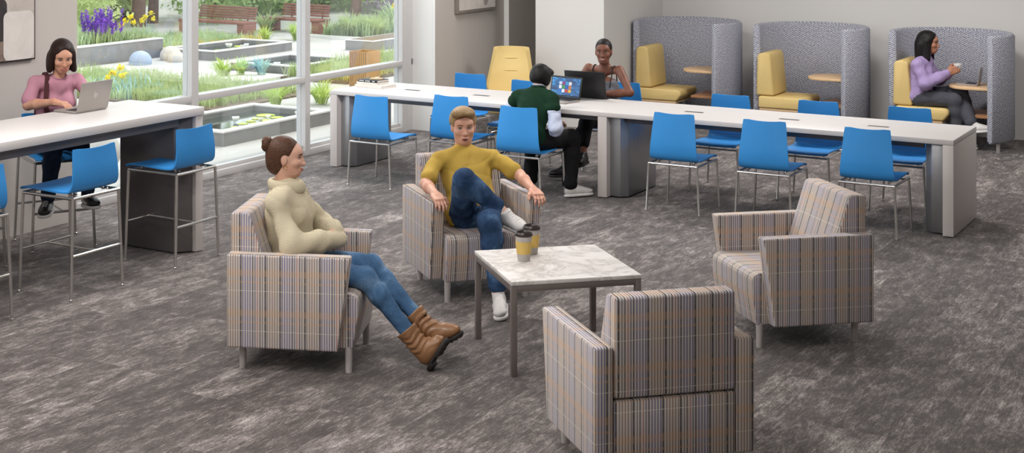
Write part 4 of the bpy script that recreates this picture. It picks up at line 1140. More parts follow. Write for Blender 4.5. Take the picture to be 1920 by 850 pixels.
for sd in 'RL':
    sh_ = shoe(g, sd, t, M['white_leather'], M['white_sole'], 'sneaker', lace=M['white_sole'], swell=1.05)
    an, he, kn = (g.anR, g.heR, g.knR) if sd == 'R' else (g.anL, g.heL, g.knL)
    SDFk = SDF(.01).cap(an - nv(an - kn) * .05, .039, an + (he - an) * .25, .039); cloth('sock', SDFk, M['sock'], t, .005)
H_ = SDF(.02); H_.rs = g.sc
H_.ell(g.H(0, -.022, .042), (.088, .105, .088), g.hr, .02); H_.ell(g.H(0, .04, .096), (.072, .062, .036), g.hr, .03); H_.ell(g.H(-.03, .062, .10), (.05, .045, .028), g.hr, .02); H_.ell(g.H(0, -.06, -.02), (.066, .055, .06), g.hr, .03)
H_.ell(g.H(0, .10, -.012), (.078, .098, .098), g.hr, .012, 'sub')
for e in (-1, 1): H_.ell(g.H(e * .09, .004, -.035), (.034, .05, .055), g.hr, .012, 'sub')
def hw(X, Y, Z):
    q = (X - g.head[0]) * g.hr[0][0] + (Y - g.head[1]) * g.hr[0][1]; y_ = (X - g.head[0]) * g.hr[1][0] + (Y - g.head[1]) * g.hr[1][1]
    return (.0012 * np.sin((y_ + .5 * q) * 420 + 1.5 * np.sin(Z * 60))).astype(np.float32)
cloth('hair', H_, M['hair_blond'], b, .004, hw)
# ---- person in the green sweater, seen from behind
g, t = person('black-haired person in a dark green sweater and black trousers, seen from behind', 'green')
hd = [(g.wrR, (.0, 1, -.1), np.array((0, 0, 1.)), -1, .25), (g.wrL, (.35, .9, -.1), np.array((0, 0, 1.)), 1, .25)]
hd = [(a_, np.array(d_, float), n_, s_, c_) for a_, d_, n_, s_, c_ in hd]
b = body(g, M['skin_light'], M['iris_dark'], M['brow_dark'], M['lip_pale'], hd, t)
S = SDF(.03); torso_sdf(S, g, .024, 1.03)
for a_, e_ in ((g.shR, g.elR), (g.shL, g.elL)): S.cap(a_ - g.u * .012, .052, a_ + (e_ - a_) * .28, .063, .03)
S.ell(g.pel + g.u * .03, (.17, .13, .10), g.rot, .05); S.cut(g.pel - g.u * .075, -g.u)
sw = cloth('sweater', S, M['green_wool'], t, .006, folds(.006, (7, 7, 6), 21))
collar(g, .060, .008, M['green_wool'], sw, .003); collar(g, .054, .006, M['shirt_pale'], sw, .016, name='shirt_collar')
for a_, e_, w_, n_ in ((g.shR, g.elR, g.wrR, 0), (g.shL, g.elL, g.wrL, 1)):
    S = SDF(.03); S.cap(a_ + (e_ - a_) * .24, .050, e_, .062, .03); S.cap(e_, .060, e_ * .5 + w_ * .5, .052, .03); S.cap(e_ * .5 + w_ * .5, .050, w_, .036, .02)
    cloth('shirt_sleeve', S, M['shirt_pale'], t, .006, folds(.006, (9, 9, 14), 30 + n_))
trousers(g, M['black_cloth'], t, .006, 1.02, r=(.084, .07, .066, .062), seed=12, amp=.005, hem=.03)
for sd in 'RL': shoe(g, sd, t, M['white_leather'], M['white_sole'], 'sneaker', lace=M['white_sole'])
H_ = SDF(.02); H_.rs = g.sc
H_.ell(g.H(0, -.018, .036), (.090, .108, .096), g.hr, .02); H_.ell(g.H(0, -.055, -.022), (.076, .06, .065), g.hr, .04); H_.ell(g.H(0, .065, .075), (.075, .045, .04), g.hr, .03)
for e in (-1, 1): H_.ell(g.H(e * .07, .015, -.02), (.022, .045, .06), g.hr, .03)
H_.ell(g.H(0, .12, -.035), (.062, .09, .085), g.hr, .012, 'sub'); H_.cut(g.H(0, -.04, -.080), -g.hr[2], .02)
cloth('hair', H_, M['hair_black'], b, .004, lambda X, Y, Z: (.0006 * np.sin((X * 1.0 + Y * .4) * 340 + np.sin(Z * 50))).astype(np.float32))
# ---- woman in the grey camisole
g, t = person('smiling woman with tied-back black hair in a grey camisole, leaning on the long table', 'camisole')
up_ = np.array((0, 0, 1.))
hd = [(g.wrR, g.wrL - g.wrR + np.array((0, -.03, -.02)), up_, -1, .2, .1), (g.wrL, g.wrR - g.wrL + np.array((0, -.05, -.02)), up_, 1, .2, .1)]
b = body(g, M['skin_brown'], M['iris_dark'], M['brow_dark'], M['lip_brown'], hd, t, jaw=.98, smile=1.4, teeth=True, open_=.6, w=.93, bust=1.)
S = SDF(.03); torso_sdf(S, g, -.005, .93, 1.0)
top = g.chest + g.u * .10
S.cut(top + g.f * .0, nv(g.u * 1 - g.f * .12), .01); S.cut(g.pel - g.u * .05, -g.u)
for e in (-1, 1): S.ell(g.chest + g.lat * e * .185 + g.u * .10, (.07, .14, .10), g.rot, .02, 'sub')
S.ell(g.chest + g.f * .16 + g.u * .125, (.045, .09, .055), g.rot, .02, 'sub')
cm = cloth('camisole', S, M['camisole'], t, .005, folds(.003, (9, 9, 9), 41))
TS = SDF(.02); torso_sdf(TS, g, -.008, .93, 1.)
def on_body(q, n):
    q = np.array(q); ts = np.linspace(.16, -.05, 120); dd = TS.at(np.array([q + n * k for k in ts])); i = int(np.argmax(dd < .001)); return q + n * (ts[i] if dd[i] < .001 else 0.)
for e, q in ((-1, g.shR), (1, g.shL)):
    c_ = q * .62 + (g.neck - g.u * .045) * .38
    P = [on_body(g.chest + g.lat * e * .072 + g.u * .07, g.f) + g.f * .002]
    for a in np.linspace(-.2, 3.3, 9):
        v = g.f * math.cos(a) + g.u * math.sin(a); o_ = np.array(c_); ts = np.linspace(.15, 0, 100); dd = TS.at(np.array([o_ + v * k for k in ts])); P.append(o_ + v * (ts[int(np.argmax(dd < 0))] + .003))
    P.append(on_body(g.chest + g.lat * e * .085 + g.u * .06, -g.f) - g.f * .002)
    MB().tube(P, .0055, 8).build('strap', M['black_leather'], cm)
P = [on_body(g.neck - g.u * (.03 + .055 * math.cos(a) ** 1) + g.lat * .06 * math.sin(a), g.f) + g.f * .002 for a in np.linspace(-1.2, 1.2, 13)]
mb = MB(); mb.tube(P, .0011, 6); mb.ell(P[6], (.006, .004, .006), 8); mb.build('necklace', M['gold'], b)
trousers(g, M['black_cloth'], t, .0, .97, r=(.080, .060, .055, .05), seed=14, amp=.004, hem=.09)
for sd in 'RL': shoe(g, sd, t, M['black_leather'], M['dark_sole'], 'shoe')
H_ = SDF(.02); H_.rs = g.sc
H_.ell(g.H(0, -.020, .040), (.079, .098, .086), g.hr, .02); H_.ell(g.H(.0, -.05, -.02), (.066, .065, .065), g.hr, .03); H_.ell(g.H(.01, -.105, -.045), (.040, .036, .042), g.hr, .02)
H_.ell(g.H(0, .112, -.02), (.070, .085, .093), g.hr, .012, 'sub')
for e in (-1, 1): H_.ell(g.H(e * .078, .004, -.018), (.022, .022, .038), g.hr, .01, 'sub')
H_.cut(g.H(0, 0, -.088), -g.hr[2], .01)
cloth('hair', H_, M['hair_black'], b, .004)
# ---- woman in lilac in the booth
g, t = person('long-haired woman in a lilac sweater drinking from a white cup inside the rightmost booth', 'lilac')
cupc = np.array((-3.33 + .085, 16.15 - .095, .845))
hd = [(g.wrR, cupc + np.array((.012, -.035, -.015)) - g.wrR, np.array((-.2, -1, -.1)), -1, .42, .05), (g.wrL, cupc + np.array((.012, .035, -.02)) - g.wrL, np.array((-.2, 1, -.1)), 1, .42, .05)]
b = body(g, M['skin_tan'], M['iris_dark'], M['brow_dark'], M['lip_brown'], hd, t, jaw=.97, bust=.9)
S = SDF(.03); torso_sdf(S, g, .024, 1.0, .85)
for a_, e_, w_ in ((g.shR, g.elR, g.wrR), (g.shL, g.elL, g.wrL)):
    S.cap(a_ - g.u * .012, .050, e_, .064, .035); S.cap(e_, .062, e_ * .4 + w_ * .6, .052, .03); S.cap(e_ * .4 + w_ * .6, .054, w_ - nv(w_ - e_) * .01, .038, .02)
S.cut(g.pel - g.u * .05, -g.u)
sw = cloth('sweater', S, M['lilac'], t, .006, folds(.005, (8, 8, 8), 51)); collar(g, .056, .008, M['lilac'], sw, .003)
trousers(g, M['grey_cloth'], t, .006, 1.0, r=(.084, .068, .064, .060), seed=16, amp=.005, hem=.03)
for sd in 'RL': shoe(g, sd, t, M['white_leather'], M['white_sole'], 'sneaker')
def long_hair(g, parent, m, length, back=.06, front=.03, cutdir=None, wid=1.):
    H_ = SDF(.03); H_.rs = g.sc
    H_.ell(g.H(0, -.020, .042), (.086, .106, .088), g.hr, .02)
    H_.ell(g.H(0, -.062, -.06), (.088 * wid, .058, .10), g.hr, .05)
    for e in (-1, 1): H_.cap(g.H(e * .070, -.008, .01), .028, g.H(e * .078 * wid, front * .2 - .01, -length * .72), .026, .03); H_.cap(g.H(e * .066, .02, .045), .018, g.H(e * .083 * wid, front, -length * .8), .016, .025)
    H_.cap(g.H(0, -.075, -.03), .062, g.H(0, -.075 - back * .3, -length), .050, .05)
    for e in (-1, 1): H_.cap(g.H(e * .045, -.065, -.03), .045, g.H(e * .055 * wid, -.065 - back * .2, -length), .034, .04)
    H_.ell(g.H(.004, .108, -.018), (.064, .088, .118), g.hr, .010, 'sub'); H_.cut(g.H(0, 0, -length), -g.hr[2], .012)
    return cloth('hair', H_, m, parent, .004, lambda X, Y, Z: (.0006 * np.sin(((X - g.head[0]) * (g.hr[0][0] + g.hr[1][0]) + (Y - g.head[1]) * (g.hr[0][1] + g.hr[1][1])) * 420 + .6 * np.sin(Z * 40))).astype(np.float32))
long_hair(g, b, M['hair_black'], .215, .02)
cp = thing('cup', 'small white cup held by the woman in the rightmost booth', 'cup', tuple(cupc - np.array((0, 0, .03))))
MB().lathe([(.022, 0), (.024, .003), (.036, .02), (.042, .045), (.043, .06), (.0405, .06), (.039, .045), (.033, .02), (0, .008)], 24).build('cup_body', M['white_sole'], cp, smooth=60)
MB().tube([(-.0, .040, .05), (-.0, .062, .048), (-.0, .066, .03), (-.0, .036, .018)], .004, 8).build('handle', M['white_sole'], cp)
MB().ell((.012, -.0425, .032), (.006, .002, .007), 8).build('motif', M['black_leather'], cp)
# ---- woman in pink at the bar table
g, t = person('smiling dark-haired woman in a pink shirt sitting at the high table behind the silver laptop', 'pink')
hd = [(g.wrR, nv(np.array((1., .25, -.1))), up_, -1, .3, .1), (g.wrL, nv(np.array((1., -.45, -.1))), up_, 1, .3, .1)]
b = body(g, M['skin_warm'], M['iris_dark'], M['brow_dark'], M['lip_rose'], hd, t, jaw=.97, smile=1.2, teeth=True, open_=.3, w=.96, bust=.9)
S = SDF(.03); torso_sdf(S, g, .011, .95, .85)
for a_, e_ in ((g.shR, g.elR), (g.shL, g.elL)): S.cap(a_ - g.u * .012, .045, a_ + (e_ - a_) * .80, .055, .02)
S.cut(g.pel - g.u * .03, -g.u)
sh = cloth('shirt', S, M['tee_pink'], t, .006, folds(.0045, (8, 8, 8), 61)); collar(g, .056, .005, M['tee_pink'], sh, .001)
trousers(g, M['denim_dark'], t, .002, .98, name='jeans', r=(.080, .063, .058, .052), seed=17, amp=.004, hem=.04)
for sd in 'RL': shoe(g, sd, t, M['black_leather'], M['white_sole'], 'sneaker', lace=M['white_leather'], stripe=M['white_leather'], swell=1.05)
long_hair(g, b, M['hair_dark'], .125, .02, .02, wid=1.08)
TS = SDF(.02); torso_sdf(TS, g, .030, .98, .9)
P = [on_body(g.chest - g.lat * .07 - g.u * (.16 - .05 * k) - g.lat * .012 * k, g.f) for k in range(5)]
P += [on_body(g.shR * .55 + g.neck * .45 + g.f * .035, g.u), on_body(g.shR * .55 + g.neck * .45 - g.f * .025, g.u), on_body(g.chest - g.lat * .10 + g.u * .08, -g.f), on_body(g.chest - g.lat * .12 - g.u * .06, -g.f)]
sp = thing('shoulder_bag', 'dark maroon bag strap over the shoulder of the woman in pink', 'bag')
mb = MB()
for i in range(len(P) - 1): pass
V2 = []
for i, q in enumerate(P):
    V2.append([q - g.lat * .017, q + g.lat * .017 + g.u * .002])
mb.sheet(V2, .008).build('strap', M['maroon'], sp)
bq = g.pel - g.f * .195 + g.u * .10
BG = SDF(.02).box(bq, (.06, .02, .08), g.rot, .03, .02); cloth('bag_body', BG, M['maroon'], sp, .008)
# ------------------------------------------------------------------ garden beyond the glass
def leaf_mat(name, a, b, tr=.45, sc=3.):
    t = NT(name); n = t.noise(t.coord('Object'), sc, 3)
    c = t.ramp(n, [(.3, hx(a)), (.7, hx(b))])
    df = t.node('ShaderNodeBsdfDiffuse'); tl = t.node('ShaderNodeBsdfTranslucent'); ms = t.node('ShaderNodeMixShader')
    t.link(c, df.inputs[0]); t.link(c, tl.inputs[0]); ms.inputs[0].default_value = tr
    t.link(df.outputs[0], ms.inputs[1]); t.link(tl.outputs[0], ms.inputs[2]); t.link(ms.outputs[0], t.out.inputs[0]); return t.m
M['sage'] = leaf_mat('sage_leaves', '93aa7c', 'c6d2a6'); M['grass'] = leaf_mat('grass_leaves', '9aaa6e', 'c6d09a'); M['lime'] = leaf_mat('lime_leaves', '9cb558', 'c9d884')
M['teal'] = leaf_mat('blue_green_leaves', '93b8b4', 'bcd4cd', .3); M['hedge'] = leaf_mat('hedge_leaves', '86a05e', 'bccd90', .45, .9); M['palebush'] = leaf_mat('pale_bush_leaves', '9db070', 'd3d9a6', .5, .9)
M['deepleaf'] = leaf_mat('deep_green_leaves', '6a8a54', 'a3bb7c', .4, 1.2); M['purple'] = leaf_mat('purple_flowers', '6c3fa6', '9a63cc', .3); M['yellowflower'] = leaf_mat('yellow_flowers', 'e8d52e', 'f5ea6a', .4); M['whiteflower'] = leaf_mat('white_flowers', 'f4f1ea', 'ffffff', .3)
M['straw'] = leaf_mat('straw_grass', 'b3a552', 'd2c47c'); M['lily'] = leaf_mat('lily_pad', 'a4b84a', 'cfd97a', .1)
M['paving'] = mat('pale_stone_paving', 'aeaaa4', .8, var=.06, nscale=1.3); M['concrete'] = mat('grey_concrete', '83807d', .85, var=.12, nscale=5, bump=.2, bscale=70); M['concrete_cap'] = mat('pale_concrete_cap', 'd5d1cc', .8, var=.04)
M['gravel'] = mat('white_gravel', 'd8d2c8', .9, var=.2, nscale=60, bump=.6, bscale=80); M['soil'] = mat('bark_soil', '6b5b4a', .95, var=.25, nscale=30)
M['pond'] = mat('dark_pond_water', '39423a', .06, var=.1, spec=.6); M['redwood'] = wood('red_brown_wood', '74493a', '98685a', (3, 30, 30)); M['slat'] = wood('orange_brown_wood', '92602f', 'b5824a', (30, 30, 3)); M['bark'] = mat('tree_bark', '6e5446', .95, var=.3, nscale=9, bump=.6, bscale=20)
M['globe_blue'] = mat('blue_grey_stone', '9fabbb', .7, var=.08); M['globe_beige'] = mat('beige_stone', 'c2b7a9', .75, var=.08); M['fence'] = mat('dark_fence_wood', '55463e', .9)
def gstruct(mb, name, m): o = mb.build(name, m, None, smooth=30); o['kind'] = 'structure'; return o
gstruct(MB().box(-60, -8.81, -4, 70, -.2, -.012), 'garden_paving', M['paving'])
rs = np.random.RandomState(7)
def strips(base, dirs, L, W, droop, nseg=4, stiff=1.):
    """curved tapering blades; base (n,3), dirs (n,2) outward, L, W, droop (n,)"""
    n = len(base); V = np.zeros((n, nseg + 1, 2, 3)); side = np.stack([-dirs[:, 1], dirs[:, 0], np.zeros(n)], 1)
    for i in range(nseg + 1):
        t = i / nseg; out = L * droop * (t ** 1.5) ; z = L * (t * stiff - droop * .75 * t ** 2.4)
        p = base + np.concatenate([dirs * out[:, None], z[:, None]], 1); wd = (W * (1 - t) ** .6 * (1 if i else .7))[:, None] * .5 + .0008
        V[:, i, 0] = p - side * wd; V[:, i, 1] = p + side * wd
    idx = np.arange(n * (nseg + 1) * 2).reshape(n, nseg + 1, 2)
    F = np.stack([idx[:, :-1, 0], idx[:, :-1, 1], idx[:, 1:, 1], idx[:, 1:, 0]], -1).reshape(-1, 4)
    return V.reshape(-1, 3), F
def unit2(n):
    a = rs.uniform(0, 6.283, n); return np.stack([np.cos(a), np.sin(a)], 1)
def plant(name, label, cat, loc, parts, group=None):
    t = thing(name, label, cat, loc, 0, group)
    for nm, (V, F), m in parts: mesh_obj(nm, V, F, m, t)
    return t
def tuft(n, h, r, w, dr=(.3, .95)):
    d = unit2(n); b = np.concatenate([d * rs.uniform(0, r, n)[:, None], np.zeros((n, 1))], 1)
    return strips(b, d, h * rs.uniform(.65, 1.15, n), np.full(n, w), rs.uniform(*dr, n), 5)
def leaves(P, size, flat=.3):
    n = len(P); u = rs.normal(size=(n, 3)); u /= np.linalg.norm(u, axis=1)[:, None]; v = rs.normal(size=(n, 3)); v -= u * (u * v).sum(1)[:, None]; v /= np.linalg.norm(v, axis=1)[:, None]
    s = (size * rs.uniform(.6, 1.3, n))[:, None]; a = P - u * s; b = P + u * s; c = v * s * .42
    V = np.stack([a, P + c, b, P - c], 1).reshape(-1, 3); return V, np.arange(4 * n).reshape(n, 4)
def shell_pts(n, r, c=(0, 0, 0), inner=.55):
    q = rs.normal(size=(n, 3)); q /= np.linalg.norm(q, axis=1)[:, None]; bump = 1 + .16 * np.sin(q[:, 0] * 7 + 1) * np.sin(q[:, 1] * 6) + .12 * np.sin(q[:, 2] * 9 + q[:, 0] * 5)
    q *= (rs.uniform(inner, 1, n) * bump)[:, None]; P = q * np.array(r) + np.array(c); return P[P[:, 2] > -.02 + 0 * c[2]]
def field(x0, x1, y0, y1, z0, n, h, w, m, name, label, lean=(.15, .6)):
    b = np.stack([rs.uniform(x0, x1, n), rs.uniform(y0, y1, n), np.full(n, z0)], 1)
    hh = h * (rs.uniform(.5, 1.1, n)) * (1 + .25 * np.sin(b[:, 0] * 5) * np.sin(b[:, 1] * 4.3))
    V, F = strips(b, unit2(n), hh, np.full(n, w), rs.uniform(*lean, n), 3)
    o = mesh_obj(name, V, F, m); return tag(o, label, 'grass', kind='stuff')
# pools: four kerb walls, water, lily pads and flowers
def pool(label, x0, x1, y0, y1, h, pads, flowers, rim=.10):
    t = thing('lily_pond', label, 'pond', ((x0 + x1) / 2, (y0 + y1) / 2, -.012)); a, b = (x1 - x0) / 2, (y1 - y0) / 2
    mb = MB(); mb.box(-a, a, -b, -b + rim, 0, h - .02); mb.box(-a, a, b - rim, b, 0, h - .02); mb.box(-a, -a + rim, -b + rim, b - rim, 0, h - .02); mb.box(a - rim, a, -b + rim, b - rim, 0, h - .02)
    mb.build('wall', M['concrete'], t, smooth=0)
    mb = MB(); e = .012
    mb.box(-a - e, a + e, -b - e, -b + rim, h - .02, h, .003); mb.box(-a - e, a + e, b - rim, b + e, h - .02, h, .003); mb.box(-a - e, -a + rim, -b + rim, b - rim, h - .02, h, .003); mb.box(a - rim, a + e, -b + rim, b - rim, h - .02, h, .003)
    mb.build('coping', M['concrete_cap'], t, smooth=0)
    MB().box(-a + rim - .01, a - rim + .01, -b + rim - .01, b - rim + .01, 0, h - .075).build('water', M['pond'], t, smooth=0)
    for px_, py_, r in pads:
        p = [(px_ + r * math.cos(q), py_ + r * math.sin(q)) for q in np.linspace(.25, 6.05, 16)] + [(px_, py_)]
        MB().prism(p, h - .075, h - .068, 'z').build('lily_pad', M['lily'], t)
    for px_, py_, r in flowers:
        mb = MB()
        for k in range(9):
            q = 6.283 * k / 9; mb.ell((px_ + r * .5 * math.cos(q), py_ + r * .5 * math.sin(q), h - .055 + r * .45), (r * .25, r * .25, r * .6), 6, Matrix.Rotation(.55, 3, Vector((-math.sin(q), math.cos(q), 0))))
        mb.build('water_lily', M['whiteflower'], t)
    return t
rp = random.Random(3)
pool('square lily pond just outside the glass, nearest the room', -10.93, -9.78, 12.06, 14.03, .162,
     [(.05, -.75, .06), (.18, -.3, .045), (.28, -.45, .045), (.1, -.05, .06), (.2, .05, .065), (.05, .15, .055), (.15, .3, .075), (-.02, .35, .06), (.25, .2, .045), (-.1, .62, .11), (.12, .55, .075), (.3, .75, .08), (.33, .02, .05), (.3, .45, .04)],
     [(-.05, .0, .05), (.19, .15, .035), (.12, .38, .035), (.3, .72, .05)])
pool('lily pond in front of the left-hand garden bench', -16.5, -15.38, 18.75, 20.86, .162,
     [(.1, -.5, .07), (.0, -.3, .06), (.15, .0, .09), (.05, .1, .08), (.2, .2, .07), (-.1, .45, .12), (.1, .5, .11), (.25, .35, .06)], [(-.05, .05, .07), (.2, .12, .05), (.1, .35, .05)])
pool('small lily pond half hidden behind the spiky blue-green plant', -14.15, -12.92, 17.62, 19.1, .162, [(.3, -.4, .08), (.1, -.2, .09), (.35, -.1, .07), (.4, .3, .08)], [(.05, -.45, .06), (.4, -.25, .05)])
# beds
gstruct(MB().box(-14.05, -12.96, 16.63, 17.6, -.02, .02, .004), 'gravel_bed', M['gravel'])
mb = MB(); mb.box(-12.97, -12.92, 16.58, 17.6, -.012, .035); mb.box(-14.05, -12.97, 16.58, 16.63, -.012, .035); gstruct(mb, 'gravel_bed_kerb', M['concrete_cap'])
gstruct(MB().box(-15.6, -11.55, 14.1, 16.25, -.02, .01), 'planting_bed', M['soil'])
gstruct(MB().box(-13.0, -11.75, 17.25, 20.9, -.02, .03), 'planting_bed', M['soil'])
gstruct(MB().box(-16.6, -15.35, 23.2, 27.5, -.02, .03), 'planting_bed', M['soil'])
gstruct(MB().box(-16.65, -15.3, 23.13, 23.2, -.012, .045), 'bed_kerb', M['concrete_cap'])
gstruct(MB().box(-15.35, -15.28, 23.2, 27.5, -.012, .045), 'bed_kerb', M['concrete_cap'])
field(-15.5, -11.7, 14.15, 16.2, 0, 7000, .24, .015, M['grass'], 'bed_grass', 'feathery green planting in the bed behind the silver laptop')
field(-14.3, -13.2, 14.3, 15.1, 0, 170, .30, .03, M['teal'], 'bed_leaves', 'blue-green leaves among the feathery planting behind the silver laptop')
field(-12.95, -11.8, 17.3, 20.8, .02, 5200, .26, .015, M['grass'], 'bed_grass', 'feathery green planting left of the slatted wooden bin')
field(-12.2, -11.75, 17.3, 18.6, .02, 900, .16, .02, M['straw'], 'bed_straw', 'low straw-coloured grass in front of the planting by the wooden bin')
field(-16.5, -15.4, 23.3, 27.4, .02, 3600, .42, .03, M['sage'], 'bed_grass', 'grey-green planting in the large bed beside the benches')
field(-18.9, -16.75, 14.5, 18.6, .25, 5600, .34, .024, M['sage'], 'bed_grass', 'grey-green planting behind the concrete wall')
field(-18.6, -16.9, 19.0, 21.9, 0, 2600, .24, .022, M['sage'], 'bed_grass', 'low grey-green planting in front of the left garden bench')
field(-16.85, -16.6, 18.7, 21.6, .0, 700, .2, .025, M['straw'], 'bed_straw', 'yellowing grass tips at the end of the concrete wall')
# concrete wall bed
t = thing('garden_wall', 'long low grey concrete wall behind the stone globes', 'wall', (-16.55, 15.3, -.012))
MB().box(-.17, .0, -3.5, 3.5, 0, .305, .004).build('wall', M['concrete'], t)
MB().box(-.18, .01, -3.51, 3.51, .305, .322, .003).build('coping', M['concrete_cap'], t)
gstruct(MB().box(-18.9, -16.73, 11.5, 18.6, -.02, .25), 'raised_soil', M['soil'])
def globe(label, x, y, r, z, m):
    o = MB().ell((0, 0, 0), (r, r, r * .94), 28).build('stone_globe', m, None, smooth=180); o.location = (x, y, z); tag(o, label, 'globe', 'stone globes on the terrace'); return o
globe('blue-grey stone globe in front of the concrete wall', -16.06, 17.70, .185, .035, M['globe_blue'])
globe('larger beige stone globe nearest the end of the concrete wall', -16.12, 18.50, .18, .05, M['globe_beige'])
globe('smaller beige stone globe in front of the larger beige one', -15.85, 18.33, .14, .03, M['globe_beige'])
globe('white stone globe outside the glass, seen under the high table behind a stool back', -9.75, 10.18, .205, .20, mat('white_stone', 'b3afa9', .7, var=.05))
# benches
def bench(label, x, y, rz, w, blk=(1, 1)):
    t = thing('garden_bench', label, 'bench', (x, y, -.012), rz)
    for s in (-1, 1): MB().box(s * (w / 2 - .09) - .09, s * (w / 2 - .09) + .09, -.20, .16, 0, .235, .006).build('leg', M['redwood'], t)
    MB().box(-w / 2, w / 2, -.22, .18, .235, .285, .006).build('seat', M['redwood'], t)
    bk = thing_part = None
    mb = MB()
    for k in range(5):
        z = .315 + .05 * k; mb.box(-w / 2 + .22, w / 2 - .02, .145 + .014 * k, .175 + .014 * k, z, z + .04, .004)
    bk = mb.build('backrest', M['redwood'], t)
    mb = MB()
    for q in (-w * .2, w * .35): mb.tube([(q, .20, .26), (q, .255, .56)], .014, 6)
    mb.build('back_bracket', M['bark'], t)
    return t
bench('red-brown slatted bench seen in the middle pane, further back', -17.62, 24.05, R(-3), 1.45)
bench('red-brown slatted bench in the left pane behind the pond', -18.6, 22.75, R(-4), 1.75)
# slatted bin
t = thing('litter_bin', 'tall orange-brown slatted wooden bin outside the glass', 'bin', (-11.405, 17.19, -.012), R(0)); t.scale = (.66, .55, 1)
mb = MB()
for k in range(9): x = -.21 + .0525 * k; mb.box(x - .017, x + .017, -.31, -.285, 0, .505, .002)
sl = mb.build('slatted_front', M['slat'], t)
MB().box(-.225, .225, -.285, -.275, .01, .49).build('liner', M['globe_blue'], t)
MB().box(.20, .225, -.27, .30, 0, .505, .003).build('side_panel', M['slat'], t); MB().box(-.225, -.20, -.27, .30, 0, .505, .003).build('side_panel', M['slat'], t)
MB().box(-.20, .20, .275, .30, 0, .505, .003).build('back_panel', M['slat'], t); MB().box(-.2, .2, -.27, .27, .05, .40).build('inner_box', M['bark'], t)
# pale planter box behind the bin
t = thing('planter_box', 'pale concrete planter box behind the wooden bin', 'planter', (-14.35, 22.4, -.012))
MB().box(-.3, .3, -.95, 1.6, 0, .17, .01).build('box', M['concrete'], t); MB().box(-.31, .31, -.96, 1.61, .17, .185, .003).build('coping', M['concrete_cap'], t); MB().box(-.24, .24, -.88, 1.5, .184, .192).build('soil', M['soil'], t)
# single plants
def clump(label, x, y, n, h, r, w, m, z=0., dr=(.3, .95)): return plant('strappy_grass', label, 'plant', (x, y, z), [('leaves', tuft(n, h, r, w, dr), m)], 'strappy grass clumps in the garden')
clump('strappy grass clump right of the left bench', -18.15, 23.75, 110, .62, .12, .03, M['grass'])
clump('low strappy grass clump behind the second pond', -16.9, 22.1, 70, .36, .10, .025, M['lime'])
clump('strappy grass clump in front of the further bench\'s middle', -16.45, 22.5, 100, .52, .10, .026, M['lime'])
clump('yellow-green grass clump at the left of the gravel bed', -13.75, 16.95, 90, .36, .10, .022, M['lime'], .02)
clump('yellow-green grass clump just left of the spiky blue-green plant', -13.62, 17.2, 60, .38, .06, .02, M['lime'], .02)
clump('strappy grass clump behind the near pond, left of the second mullion', -11.25, 14.9, 70, .44, .07, .022, M['lime'])
clump('strappy grass clump behind the near pond, right of the second mullion', -10.85, 15.35, 90, .42, .08, .022, M['lime'])
clump('large strappy grass clump at the kerb right of the further bench', -15.95, 23.55, 150, .62, .14, .028, M['grass'], .03)
clump('large pale grass clump at the kerb corner in the right pane', -15.5, 23.7, 150, .58, .15, .026, M['grass'], .03)
clump('pale strappy plant below the yellow flowers in the right pane', -15.75, 24.9, 190, .85, .2, .032, M['sage'], .03)
clump('strappy plant right of the wooden bin, behind the window post', -10.95, 17.75, 110, .5, .12, .022, M['grass'])
plant('agave', 'spiky blue-green agave in the gravel bed', 'plant', (-13.35, 17.36, .02), [('leaves', tuft(70, .36, .06, .04, (.25, .8)), M['teal'])])
def flowers(n, c, r, size): return leaves(shell_pts(n, r, c, .2), size)
for lab, x, y, z in (('left clump of yellow day lilies behind the concrete wall', -16.95, 18.3, .12), ('right clump of yellow day lilies behind the concrete wall', -16.95, 18.8, .15), ('yellow day lilies in the bed behind the silver laptop', -13.75, 14.6, -.22), ('yellow day lilies at the top of the right pane', -15.95, 25.1, .03)):
    P = np.concatenate([shell_pts(28, (.05, .05, .045), (dx, dy, hz), .2) for dx, dy, hz in ((0, 0, .50), (.08, .12, .46), (-.05, .2, .55), (.03, -.12, .44))])
    plant('day_lily', lab, 'plant', (x, y, z), [('leaves', tuft(70, .5, .12, .02, (.2, .7)), M['sage']), ('flowers', leaves(P, .034), M['yellowflower'])], 'yellow day lilies')
for lab, x, y, n in (('purple lavender clump at the left edge of the glass behind the concrete wall', -16.85, 17.5, 30), ('purple lavender clump right of the tallest lavender spikes', -16.9, 17.85, 26)):
    V, F, o, bs = [], [], 0, []
    for k in range(n):
        b = np.array((rs.uniform(-.16, .16), rs.uniform(-.22, .22), 0)); ln = np.array((rs.normal(0, .10), rs.normal(0, .10), 1.)); h = rs.uniform(.34, .62)
        ts = rs.uniform(.52, 1, 60); P = b + ts[:, None] * h * ln + rs.normal(0, .011, (60, 3)); v, f = leaves(P, .022); V.append(v); F.append(f + o); o += len(v); bs.append((b, ln * h))
    sv, sf = strips(np.array([b for b, _ in bs]), np.array([l[:2] for _, l in bs]) + 1e-3, np.array([l[2] for _, l in bs]), np.full(n, .012), np.full(n, .1), 3)
    plant('lavender', lab, 'plant', (x, y, .25), [('leaves', tuft(90, .36, .16, .014, (.1, .5)), M['grass']), ('stem', (sv, sf), M['sage']), ('flowers', (np.concatenate(V), np.concatenate(F)), M['purple'])], None)
def shrub(label, x, y, r, n, size, m, z=0., name='shrub'):
    P = shell_pts(n, r, (0, 0, r[2] * .75)); return plant(name, label, 'shrub', (x, y, z), [('foliage', leaves(P, size), m)], 'shrubs at the back of the garden')
